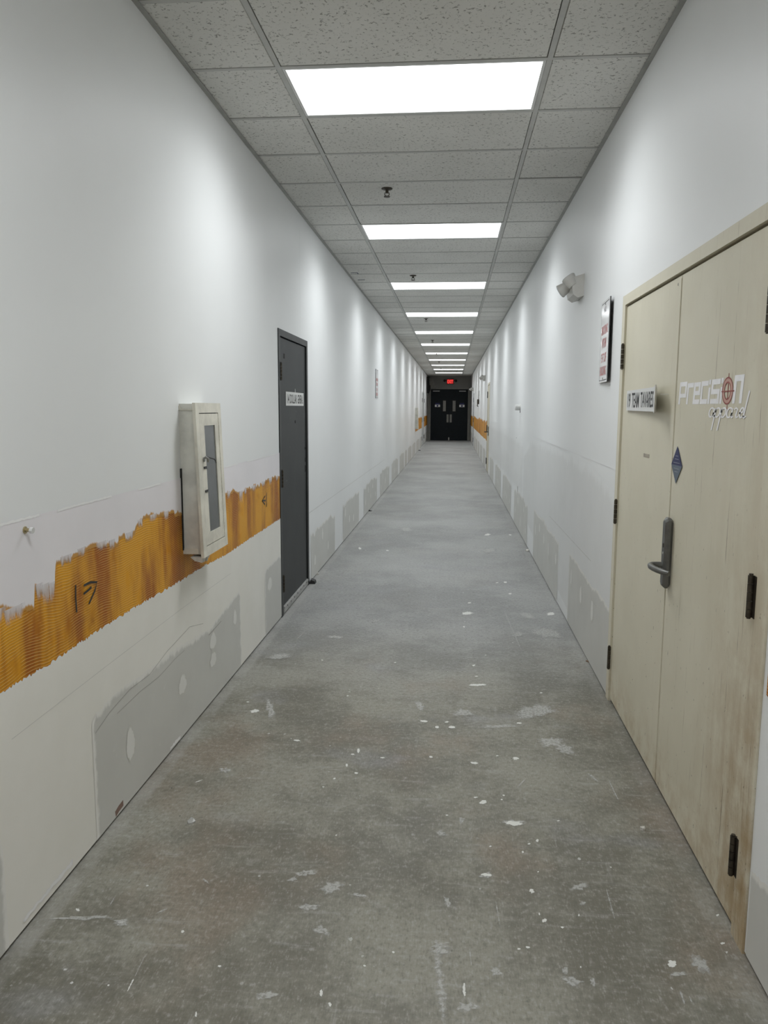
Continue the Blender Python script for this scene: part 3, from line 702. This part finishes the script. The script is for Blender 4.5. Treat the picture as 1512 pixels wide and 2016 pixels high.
for s, x0 in ((-1, -.872), (1, .295)):
    n_ = thing('door_notice', (x0+.125, YE-.014, 1.60), 'white and blue notice on the %s leaf of the black end doors' % ('left' if s < 0 else 'right'), 'notice')
    MB().box(x0, x0+.25, YE-.015, YE-.0125, 1.60, 1.71).build('white_panel', 'white', n_)
    MB().box(x0+.02, x0+.23, YE-.015, YE-.0125, 1.712, 1.79).build('blue_panel', 'navy', n_)
    MB().cyl((x0+.125, YE-.017, 1.655), (x0+.125, YE-.0155, 1.655), .045, n=16).build('round_mark', 'navy', n_)
MB().box(mid-.03, mid+.03, YE-.03, YE-.011, .012, .15).build('floor_bolt', 'steel', d6)

# ------------------------------------------------------------------ signs
def plate_frame(side, x, y_l, y_r, z0, z1, lift_l=0.0, lift_r=0.0):
    """(u,v in 0..1, out) -> xyz on a plate hung on a side wall, u runs left to right as read"""
    s = 1 if side == 'l' else -1
    return lambda u, v, out=0.0: (x+s*(lift_l+(lift_r-lift_l)*u+out), y_l+(y_r-y_l)*u, z0+(z1-z0)*v)
def slab(F, th, pts): 
    mb = MB(); n = len(pts); mb.v = [F(u, v, 0) for u, v in pts]+[F(u, v, th) for u, v in pts]
    mb.f = [tuple(range(n)), tuple(range(2*n-1, n-1, -1))]+[(i, (i+1) % n, n+(i+1) % n, n+i) for i in range(n)]
    return mb
R01 = [(0, 0), (1, 0), (1, 1), (0, 1)]
# number plate on the charcoal door
F = plate_frame('l', XL-.004, 5.752, 6.438, 1.556, 1.660)
s1 = thing('door_plate', (XL-.004, 6.095, 1.556), 'white name plate with black lettering on the charcoal left door', 'sign')
slab(F, .003, R01).build('plate', 'white', s1)
G = lambda u, v: F(u, v, .0036)
for tx, a, b in (('14', .06, .16), ('DOLLAR', .20, .58), ('GENERAL', .63, .95)): text_mesh(tx, G, a, b, .16, .84, .012).build('lettering', 'black', s1)
MB().box(XL-.004, XL-.0025, 6.098, 6.108, 1.655, 1.688).build('hanging_tab', 'white', s1)
# name plate on the beige door: one end lifts away and its end flap curls
F = plate_frame('r', XD, 3.935, 3.22, 1.533, 1.634, .004, .022)
s2 = thing('door_plate', (XD, 3.64, 1.533), 'white name plate peeling away from the beige double door', 'sign')
slab(F, .003, [(0, .02), (.86, -.02), (.86, 1.0), (0, .96)]).build('plate', 'white', s2)
F2 = plate_frame('r', XD, 3.935, 3.22, 1.533, 1.634, .004, .022)
mb = MB()
for u, o_ in ((.815, .004), (.86, .007), (.92, .013), (.98, .024), (1.02, .034)):
    mb.v += [F2(u, -.06, o_), F2(u, 1.05, o_)]
mb.f = [(2*i, 2*i+1, 2*i+3, 2*i+2) for i in range(4)]; b_ = len(mb.v)
mb.v += [(x+.0015, y, z) for x, y, z in mb.v]; mb.f += [(b_+2*i, b_+2*i+2, b_+2*i+3, b_+2*i+1) for i in range(4)]+[(8, 9, b_+9, b_+8)]
mb.build('curled_flap', 'white', s2)
G = lambda u, v: F(u, v, .0037)
for tx, a, b in (('19', .04, .125), ('TEAM', .175, .40), ('TAVARES', .445, .80)): text_mesh(tx, G, a, b, .16, .84, .012).build('lettering', 'black', s2)
mb = MB()
for u0, u1 in ((.875, .885), (.91, .925), (.94, .95)): mb.poly([F2(u0, .2, .0145+(u0-.86)*.14), F2(u1, .2, .0145+(u1-.86)*.14), F2(u1, .8, .0145+(u1-.86)*.14), F2(u0, .8, .0145+(u0-.86)*.14)])
mb.build('lettering', 'grey_print', s2)
MB().box(XD-.03, XD, 3.218, 3.221, 1.60, 1.602).build('wire', 'white', s2)
# no-smoking signs
def smoke_sign(side, y_l, y_r, z0, z1, label, lift=.016):
    x = XL if side == 'l' else XR
    F = plate_frame(side, x, y_l, y_r, z0, z1, *((.001, lift) if side == 'r' else (.001, .004)))
    t_ = thing('wall_sign', (x, (y_l+y_r)/2, z0), label, 'sign')
    slab(F, .006, R01).build('sign_edge', 'black', t_)
    Fp = lambda u, v, o=0: F(u, v, .006+o)
    slab(Fp, .001, [(.0, .0), (1, .0), (1, 1), (.0, 1)]).build('sign_face', 'gwhite', t_)
    G = lambda u, v: F(u, v, .0076)
    bd = MB(); e = .035; q = .012
    for u0, u1, v0, v1 in ((e, 1-e, e*.7, e*.7+q*.6), (e, 1-e, 1-e*.7-q*.6, 1-e*.7), (e, e+q, e*.7, 1-e*.7), (1-e-q, 1-e, e*.7, 1-e*.7)):
        bd.poly([G(u0, v0), G(u1, v0), G(u1, v1), G(u0, v1)])
    bd.build('border_line', 'black', t_)
    text_mesh('NO', G, .34, .62, .855, .925, .01).build('lettering', 'grey_print', t_)  # top word in mottled grey, the words below in red
    for tx, a, b, v in (('SMOKING', .12, .88, .585), ('WITHIN', .22, .76, .425), ('5 FT. OF', .20, .80, .245), ('BUILDING', .12, .84, .085)):
        text_mesh(tx, G, a, b, v, v+.115, .03).build('lettering', 'red', t_)
    for v in (.955, .05): 
        c = F(.5, v, .0072); s = 1 if side == 'l' else -1
        MB().cyl(c, (c[0]+s*.002, c[1], c[2]), .006, n=8).build('screw', 'steel', t_)
smoke_sign('r', 4.672, 4.362, 1.690, 2.143, 'white no-smoking sign with red words beside the beige double door')
smoke_sign('l', 12.45, 12.80, 1.697, 2.158, 'white no-smoking sign on the left wall beyond the charcoal door')

# ------------------------------------------------------------------ fire extinguisher cabinets
def cabinet(y0, z0, label, detail=True):
    """shallow box proud of the wall with a wider front trim, tilting out at its foot"""
    t_ = thing('extinguisher_cabinet', (XL, y0+.18, z0), label, 'cabinet', 'fire extinguisher cabinets on the left wall')
    x = XL; y1 = y0+.34; z1 = z0+.695; d0, d1 = .072, .095      # depth at head and at foot
    fx = lambda z, o=0.0: x+d0+(d1-d0)*(z1-z)/(z1-z0)+o
    b = MB(); b.v = [(x, y0, z0), (x, y1, z0), (x, y1, z1), (x, y0, z1), (fx(z0), y0, z0), (fx(z0), y1, z0), (fx(z1), y1, z1), (fx(z1), y0, z1)]
    b.f = [(0, 1, 2, 3), (4, 7, 6, 5), (0, 3, 7, 4), (1, 5, 6, 2), (3, 2, 6, 7), (0, 4, 5, 1)]
    b.build('box', 'cabside', t_)
    def fbar(mb, ya, yb, za, zb, oa, ob):
        bb = len(mb.v)
        mb.v += [(fx(z, o), y, z) for o in (oa, ob) for z in (za, zb) for y in (ya, yb)]
        mb.f += [tuple(bb+i for i in q) for q in ((0, 1, 3, 2), (4, 6, 7, 5), (0, 4, 5, 1), (2, 3, 7, 6), (0, 2, 6, 4), (1, 5, 7, 3))]
    ya, yb, za, zb = y0-.030, y1+.012, z0-.012, z1+.004
    tr = MB(); k = .046
    fbar(tr, ya, ya+k, za, zb, 0, .014); fbar(tr, yb-k, yb, za, zb, 0, .014); fbar(tr, ya+k, yb-k, za, za+k, 0, .014); fbar(tr, ya+k, yb-k, zb-k, zb, 0, .014)
    tr.build('front_trim', 'cab', t_)
    gp = MB(); fbar(gp, ya+k, yb-k, za+k, zb-k, .001, .003); gp.build('dark_joint', 'gap', t_)
    g = .004; da, db, dza, dzb = ya+k+g, yb-k-g, za+k+g, zb-k-g
    dr = MB(); wa, wb, wza, wzb = da+.065, db-.055, dza+.055, dzb-.055
    fbar(dr, da, wa, dza, dzb, .003, .013); fbar(dr, wb, db, dza, dzb, .003, .013); fbar(dr, wa, wb, dza, wza, .003, .013); fbar(dr, wa, wb, wzb, dzb, .003, .013)
    dr = dr.build('door_panel', 'cab', t_)
    gl = MB(); fbar(gl, wa, wb, wza, wzb, .006, .009); gl.build('glass_pane', 'cabglass', dr)
    if not detail: return t_
    hn = MB()
    for i in range(34): fbar(hn, db+.0005, db+g+.003, dza+.01+i*.0172, dza+.022+i*.0172, .004, .016)
    hn.build('piano_hinge', 'cab', dr)
    zc = z0+.44
    MB().cyl((fx(zc, .012), da+.024, zc), (fx(zc, .020), da+.024, zc), .011, n=12).tube([(fx(zc, .02), da+.022, zc+.012), (fx(zc, .034), da+.026, zc+.004), (fx(zc, .034), da+.03, zc-.012)], .006, 8).build('latch', 'steel', dr, smooth=True)
    for z in (z0+.395, z0+.285): 
        mb = MB(); fbar(mb, da+.022, da+.062, z, z+.011, .012, .016); mb.build('latch_slot', 'marker', dr)
    # thin dark wire curving across the glass
    MB().tube([(fx(zc, .010), wa+.002, zc+.01), (fx(zc, .010), wa+.05, zc+.004), (fx(zc, .010), wb-.02, zc-.012), (fx(zc, .010), wb-.002, zc-.03)], .0022, 6).build('wire_seal', 'marker', dr)
    lip = MB().prism([(x, y0-.006, z1-.03), (fx(z1)-.004, y0-.006, z1-.03), (fx(z1)-.004, y0-.006, z1-.024), (x+.012, y0-.006, z1-.022), (x, y0-.006, z1-.008)], (0, .006, 0)); lip.build('top_flange', 'cab', t_)
    MB().box(x, x+.075, y0-.004, y0, z0+.002, z0+.028).build('bottom_flange', 'cab', t_)
    MB().box(x+.0005, x+.006, y0-.012, y0, z0+.02, z0+.40).build('side_gap', 'gap', t_)
    ch = MB(); random.seed(3)
    pts = [(x+.05+random.uniform(-.004, .004), y0+.0, z0-.012)]
    for i in range(5):
        yy = y0-.02+.022*i; ch.prism([(x+.04, yy, z0-.010), (x+.10, yy, z0-.010), (x+.095, yy, z0-.026-random.random()*.018), (x+.06, yy, z0-.022-random.random()*.014)], (0, .02, 0))
    ch.build('plaster_crumb', 'plaster', t_)
    return t_
cabinet(3.455, .862, 'tall dirty-white fire extinguisher cabinet leaning from the left wall near the charcoal door')
cabinet(25.62, .86, 'small far-off fire extinguisher cabinet at the start of the distant left amber band', False)

# ------------------------------------------------------------------ emergency lights
def emergency(y, label):
    z = 2.275; t_ = thing('emergency_light', (XR, y+.13, z), label, 'emergency light', 'twin-head emergency lights on the right wall')
    x = XR
    b = MB()
    prof = [(x, z+.012), (x-.040, z), (x-.070, z+.020), (x-.078, z+.06), (x-.070, z+.135), (x, z+.155)]
    b.prism([(px, y, pz) for px, pz in prof], (0, .26, 0)).build('housing', 'almond', t_)
    def head(c, d):
        c = Vector(c); d = Vector(d).normalized(); n = 16
        hd_ = MB().tube([c-d*.032, c-d*.029, c-d*.004, c+d*.032, c+d*.037], [.026, .033, .040, .047, .047], n).build('lamp_head', 'almond', t_, smooth=True)
        MB().tube([c+d*.0365, c+d*.042, c+d*.045], [.043, .040, .022], n).build('lamp_lens', 'lens', hd_, smooth=True)
    h1, h2 = (x-.082, y+.03, z+.105), (x-.108, y+.15, z+.080)
    head(h1, (-.45, .10, .66)); head(h2, (-.62, .15, -.42))
    MB().cyl((x-.06, y+.03, z+.09), h1, .014, n=10).build('swivel', 'almond', t_, smooth=True)
    MB().cyl((x-.06, y+.15, z+.08), h2, .014, n=10).build('swivel', 'almond', t_, smooth=True)
emergency(5.38, 'cream twin-head emergency light high beside the no-smoking sign')
emergency(21.2, 'twin-head emergency light high beyond the beige single door')
emergency(34.0, 'twin-head emergency light nearest the black end doors')

# ------------------------------------------------------------------ sprinklers
for i, y in enumerate((5.70, 9.32, 13.70, 18.02, 22.3, 26.1, 30.4)):
    t_ = thing('sprinkler', (-.49, y, H), '%s dark sprinkler head hanging from the ceiling, counted from the viewer' % ORD[i] if i else 'nearest dark sprinkler head hanging between the first two light panels', 'sprinkler', 'sprinkler heads along the ceiling')
    x = -.49
    MB().tube([(x, y, H+.004), (x, y, H-.004), (x, y, H-.010)], [.040, .038, .018], 16).build('escutcheon', 'bronze', t_, smooth=True)
    MB().cyl((x, y, H-.008), (x, y, H-.030), .011, n=10).tube([(x-.014, y, H-.026), (x-.016, y, H-.040), (x-.004, y, H-.054)], .003, 6).tube([(x+.014, y, H-.026), (x+.016, y, H-.040), (x+.004, y, H-.054)], .003, 6).build('frame_arms', 'bronze', t_, smooth=True)
    MB().tube([(x, y, H-.052), (x, y, H-.056)], [.022, .022], 14).build('deflector', 'bronze', t_, smooth=True)

# ------------------------------------------------------------------ small fixtures
t_ = thing('exit_sign', (-.155, YE-.05, 2.68), 'glowing red exit sign above the black end doors', 'exit sign')
MB().bevbox(-.32, .015, YE-.06, YE, 2.69, 2.92, .008, 'y').build('housing', 'enddoor', t_)
MB().box(-.305, 0, YE-.064, YE-.0595, 2.70, 2.91).build('face', 'exitface', t_)
text_mesh('EXIT', lambda u, v: (-.29+.275*u, YE-.0655, 2.725+.16*v), 0, 1, 0, 1, .03).build('lettering', 'exitred', t_)
for xx in (-.42, .115): MB().tube([(xx, YE-.02, 2.84), (xx, YE-.06, 2.84), (xx, YE-.10, 2.83)], [.045, .06, .055], 12).build('lamp_head', 'gap', t_, smooth=True)
MB().box(-.42, .115, YE-.02, YE, 2.82, 2.86).build('lamp_bar', 'gap', t_)
t_ = thing('corner_box', (XL+.17, YE-.2, 2.5), 'dark grey box tilted on a bracket in the corner left of the exit sign', 'wall box')
MB().prism([(XL+.09, YE-.30, 2.96), (XL+.24, YE-.30, 2.98), (XL+.40, YE-.30, 2.52), (XL+.12, YE-.30, 2.48)], (0, .27, 0)).build('case', 'taupe', t_)
MB().box(XL+.001, XL+.10, YE-.9, YE-.02, 2.25, 3.0).build('backplate', 'gap', t_)
MB().tube([(XL+.06, YE-.85, 2.62), (XL+.13, YE-.85, 2.58), (XL+.13, YE-.85, 2.4), (XL+.08, YE-.85, 2.3)], .045, 8).build('bracket', 'gap', t_, smooth=True)
for i, (x, r, lab) in enumerate(((XL+.045, .03, 'pale conduit in the corner left of the black end doors'), (XR-.045, .03, 'pale conduit in the corner right of the black end doors'))):
    o = MB().cyl((x, YE-.10, .0), (x, YE-.10, 2.2), r, n=10)
    for z in (.4, 1.2, 2.0): o.cyl((x, YE-.10, z), (x, YE-.10, z+.05), r+.012, n=10)
    tag(o.build('conduit', 'taupe', None, (x, YE-.1, 0), True), lab, 'conduit')
# white round sensor
t_ = thing('round_fixture', (XR, 10.05, 1.556), 'small white round fixture standing out from the right wall', 'wall fixture')
MB().tube([(XR, 10.05, 1.556), (XR-.008, 10.05, 1.556)], [.045, .043], 18).build('base', 'white', t_, smooth=True)
MB().tube([(XR-.008, 10.05, 1.556), (XR-.060, 10.05, 1.556), (XR-.068, 10.05, 1.556)], [.034, .038, .030], 18).build('cap', 'white', t_, smooth=True)
MB().box(XR-.010, XR-.001, 10.01, 10.025, 1.49, 1.515).build('cable', 'grey_print', t_)
# dark box hanging on a cable
t_ = thing('cable_box', (XR, 25.9, 1.65), 'small dark box on a cable above the distant right amber band', 'wall box')
MB().bevbox(XR-.07, XR, 25.84, 25.98, 1.68, 1.84, .015).build('case', 'bronze', t_)
MB().tube([(XR-.05, 25.9, 1.69), (XR-.06, 25.9, 1.62), (XR-.03, 25.9, 1.60)], .014, 6).build('plug', 'bronze', t_, smooth=True)
MB().tube([(XR-.02, 25.9, 1.83), (XR-.012, 25.9, 2.0), (XR-.012, 25.9, 2.12)], .008, 6).build('cable', 'bronze', t_, smooth=True)
# bolt left in the primer band
t_ = thing('wall_bolt', (XL, 2.13, 1.184), 'short brass bolt sticking out of the left wall above the amber band', 'bolt')
MB().cyl((XL, 2.13, 1.184), (XL+.022, 2.13, 1.184), .0055, n=10).build('shank', 'brass', t_, smooth=True)
MB().cyl((XL+.020, 2.13, 1.184), (XL+.029, 2.13, 1.183), .0095, n=8).build('head', 'white', t_)
MB().cyl((XL+.0028, 2.13, 1.184), (XL+.006, 2.13, 1.184), .011, n=10).build('washer', 'brass', t_)

# ------------------------------------------------------------------ paint splats and scraps on the floor
random.seed(21)
ZL = [.0004]
def splat(px, py, wpx, hpx, ang=0.0, mat='splat', z=None, name='paint_splat', rough=.35):
    ZL[0] += .000012; z = ZL[0]
    cx, cy2 = floor_pt(px, py); ax = floor_pt(px+wpx/2, py); bx = floor_pt(px, py-hpx/2)
    u_ = (ax[0]-cx, ax[1]-cy2); w_ = (bx[0]-cx, bx[1]-cy2); n = 16; mb = MB(); mb.fade = []
    p1, p2 = random.uniform(0, 6), random.uniform(0, 6); q = 1.35
    prof = [1+rough*(.5*math.sin(2*2*math.pi*k/n+p1)+.35*math.sin(5*2*math.pi*k/n+p2))+random.uniform(-.2, .2)*rough*2 for k in range(n)]
    for rr, fd in ((q, 0), (.55*q, 1)):
        for k in range(n):
            a = 2*math.pi*k/n; r = prof[k]*rr
            ca, sa = math.cos(a)*r, math.sin(a)*r
            ca, sa = ca*math.cos(ang)-sa*math.sin(ang), ca*math.sin(ang)+sa*math.cos(ang)
            mb.v.append((cx+u_[0]*ca+w_[0]*sa, cy2+u_[1]*ca+w_[1]*sa, z)); mb.fade.append(fd)
    mb.v.append((cx, cy2, z)); mb.fade.append(1.0 if mat == 'faint' else 1.4)
    mb.f = [(k, (k+1) % n, n+(k+1) % n, n+k) for k in range(n)]+[(n+k, n+(k+1) % n, 2*n) for k in range(n)]
    return mb.build(name, mat, floor)
def streak(x0, y0, x1, y1, wpx, mat='faint', taper=True):
    ZL[0] += .000012; z = ZL[0]
    n = 12; a = floor_pt(x0, y0); b = floor_pt(x1, y1); wd = 1.5*abs(floor_pt(x0+wpx, (y0+y1)/2)[0]-floor_pt(x0, (y0+y1)/2)[0])
    d = Vector((b[0]-a[0], b[1]-a[1])); nn = Vector((-d.y, d.x)).normalized(); mb = MB(); mb.fade = []
    for i in range(n):
        t = i/(n-1); c = Vector(a)+d*t; h_ = wd/2*(math.sin(math.pi*min(1, t*.9+.1))**.6 if taper else 1)*random.uniform(.7, 1.2)
        for e_, fd in ((1, 0), (0, 1), (-1, 0)):
            mb.v.append((c.x+nn.x*h_*e_, c.y+nn.y*h_*e_, z)); mb.fade.append(fd*min(1, 6*t, 6*(1-t)))
    mb.f = [(3*i+q, 3*i+q+1, 3*i+q+4, 3*i+q+3) for i in range(n-1) for q in (0, 1)]
    return mb.build('paint_streak', mat, floor)
S1 = .5026
for x, y, a, b in ((265, 40, 20, 6), (320, 62, 11, 7), (375, 62, 14, 9), (465, 203, 22, 9), (628, 187, 14, 9), (500, 357, 26, 13), (470, 338, 14, 5), (712, 507, 11, 9), (680, 520, 9, 6), (655, 552, 8, 7), (690, 705, 16, 14), (740, 820, 16, 14), (640, 932, 14, 5), (675, 926, 18, 6), (1240, 990, 34, 22), (1128, 462, 11, 10), (1418, 800, 10, 8), (580, 330, 8, 5), (572, 347, 9, 4), (555, 175, 8, 4), (1438, 910, 14, 8), (720, 795, 5, 9), (875, 800, 6, 8), (882, 1003, 6, 6), (148, 945, 8, 8), (35, 998, 10, 6), (810, 848, 14, 6), (1000, 612, 6, 4), (795, 430, 10, 4), (358, 408, 8, 5), (715, 630, 6, 5), (528, 530, 7, 6)):
    splat(700+x*S1, 1400+y*S1, a*S1*1.1, b*S1*1.1)
for x, y, a, b in ((620, 437, 70, 24), (510, 642, 45, 18), (335, 480, 40, 16), (415, 430, 22, 20), (1350, 990, 60, 60), (850, 1060, 70, 34), (820, 1018, 30, 22), (930, 1062, 22, 22), (890, 755, 18, 16), (360, 750, 26, 36), (1270, 1030, 50, 20), (820, 150, 70, 30), (560, 60, 120, 12), (880, 690, 60, 24), (550, 1020, 50, 24), (440, 1160, 70, 40)):
    splat(700+x*S1, 1400+y*S1, a*S1, b*S1, mat='faint', rough=.6, z=.0004)
splat(700+620*S1, 1400+440*S1, 30, 9, -.5)
splat(700+512*S1, 1400+642*S1, 18, 6, -.3)
for x, y, a, b in ((1358, 212, 9, 9), (1402, 155, 6, 14), (1395, 243, 14, 6), (1310, 265, 8, 6), (1382, 170, 12, 5), (860, 1000, 13, 6), (1258, 1105, 9, 26), (1292, 1150, 10, 14), (768, 1188, 7, 16), (305, 780, 12, 10), (716, 865, 10, 10), (425, 1075, 8, 5), (1317, 487, 5, 5), (1160, 115, 16, 5), (475, 828, 22, 7)):
    splat(x*S1, 1400+y*S1, a*S1*1.1, b*S1*1.1)
for x, y, a, b in ((1200, 635, 60, 24), (1300, 690, 90, 36), (1145, 660, 36, 14), (1410, 722, 40, 14), (475, 828, 80, 22), (1210, 770, 60, 24), (1045, 1115, 70, 30), (880, 232, 36, 20), (1260, 860, 60, 30), (330, 810, 200, 16)):
    splat(x*S1, 1400+y*S1, a*S1, b*S1, mat='faint', rough=.6, z=.0004)
S3 = .5423
for x, y, a, b in ((995, 97, 24, 6), (1078, 98, 10, 4), (1060, 270, 14, 5), (1077, 312, 10, 6), (930, 345, 12, 4), (922, 383, 44, 9), (1225, 385, 34, 10), (150, 738, 30, 12), (958, 643, 52, 9), (765, 775, 24, 8), (848, 778, 12, 6), (812, 797, 14, 8), (866, 797, 20, 10), (303, 845, 18, 7), (125, 705, 9, 4), (527, 882, 8, 18), (1098, 910, 24, 8), (945, 572, 12, 5), (910, 432, 8, 5), (1030, 272, 9, 3), (632, 155, 12, 3), (532, 147, 10, 8), (955, 612, 9, 4), (488, 683, 7, 4), (660, 562, 8, 3), (1190, 672, 10, 4), (1110, 782, 16, 6), (790, 905, 12, 8), (395, 553, 8, 3), (613, 908, 14, 5)):
    splat(420+x*S3, 1000+y*S3, a*S3, b*S3)
for x, y, a, b in ((1215, 455, 90, 36), (1138, 390, 44, 22), (700, 78, 60, 12), (1105, 460, 50, 14), (590, 410, 30, 12), (1170, 740, 110, 50), (910, 745, 50, 30), (750, 720, 30, 24), (1230, 850, 60, 40), (240, 540, 90, 16), (205, 730, 30, 50), (440, 470, 40, 14), (1000, 155, 60, 12)):
    splat(420+x*S3, 1000+y*S3, a*S3, b*S3, mat='faint', rough=.6, z=.0004)
streak(700+312*S1, 1400+880*S1, 700+352*S1, 2040, 20); streak(700+330*S1, 1400+905*S1, 700+345*S1, 1400+960*S1, 44)
streak(700+425*S1, 1400+1060*S1, 700+427*S1, 1400+1130*S1, 7, 'splat'); streak(700+548*S1, 1400+740*S1, 700+572*S1, 1400+878*S1, 3)
streak(700+988*S1, 1400+262*S1, 700+1036*S1, 1400+366*S1, 4); streak(700+905*S1, 1400+240*S1, 700+955*S1, 1400+285*S1, 8)
streak(700+1270*S1, 1400+1095*S1, 700+1290*S1, 1400+1155*S1, 7); streak(700+1305*S1, 1400+1115*S1, 700+1320*S1, 1400+1150*S1, 4)
streak(570*S1, 1400+955*S1, 525*S1, 1400+1050*S1, 3); streak(527*S1, 1400+1045*S1, 495*S1, 1400+1108*S1, 5, 'splat')
streak(760*S1, 1400+282*S1, 800*S1, 1400+268*S1, 4, 'splat'); streak(793*S1, 1400+656*S1, 820*S1, 1400+680*S1, 5); streak(610*S1, 1400+795*S1, 660*S1, 1400+775*S1, 6)
streak(420+300*S3, 1000+480*S3, 420+332*S3, 1000+450*S3, 4); streak(430*S1, 1400+765*S1, 452*S1, 1400+725*S1, 4)
streak(700+630*S1, 1400+305*S1, 700+668*S1, 1400+265*S1, 5); streak(420+1050*S3, 1000+360*S3, 420+1130*S3, 1000+545*S3, 3)
streak(700+445*S1, 1400+920*S1, 700+455*S1, 1400+1010*S1, 4); streak(700+980*S1, 1400+690*S1, 700+1018*S1, 1400+828*S1, 4)
def scrap(px, py, size, mat, label, cat, name):
    x, y = floor_pt(px, py); mb = MB(); n = 7; r = [random.uniform(.6, 1.1)*size for _ in range(n)]
    lo = [(x+math.cos(2*math.pi*k/n)*r[k], y+math.sin(2*math.pi*k/n)*r[k], .0) for k in range(n)]
    b = len(mb.v); mb.v = lo+[(p[0]*.98+x*.02, p[1]*.98+y*.02, .004+random.random()*size*.5) for p in lo]
    mb.f = [tuple(range(n-1, -1, -1)), tuple(range(n, 2*n))]+[(k, (k+1) % n, n+(k+1) % n, n+k) for k in range(n)]
    tag(mb.build(name, mat, None, (x, y, 0)), label, cat)
scrap(1160, 1303, .022, 'brown', 'dry brown leaf scrap on the floor by the right wall', 'leaf', 'leaf_scrap')
scrap(376, 1618, .018, 'alu', 'grey plaster chip lying on the floor near the left wall', 'chip', 'plaster_chip')
scrap(624, 1131, .030, 'plaster', 'white plaster crumb at the wall foot past the charcoal door', 'chip', 'plaster_chip')
scrap(728, 1006, .035, 'debris', 'small dark scrap on the floor along the left wall', 'debris', 'floor_scrap')
scrap(1266, 1633, .012, 'plaster', 'pale chip on the floor in front of the beige double door', 'chip', 'plaster_chip')
scrap(1038, 1085, .03, 'plaster', 'white plaster crumb at the foot of the right wall', 'chip', 'plaster_chip')
scrap(825, 887, .06, 'debris', 'dark scrap on the floor far along the left wall', 'debris', 'floor_scrap')
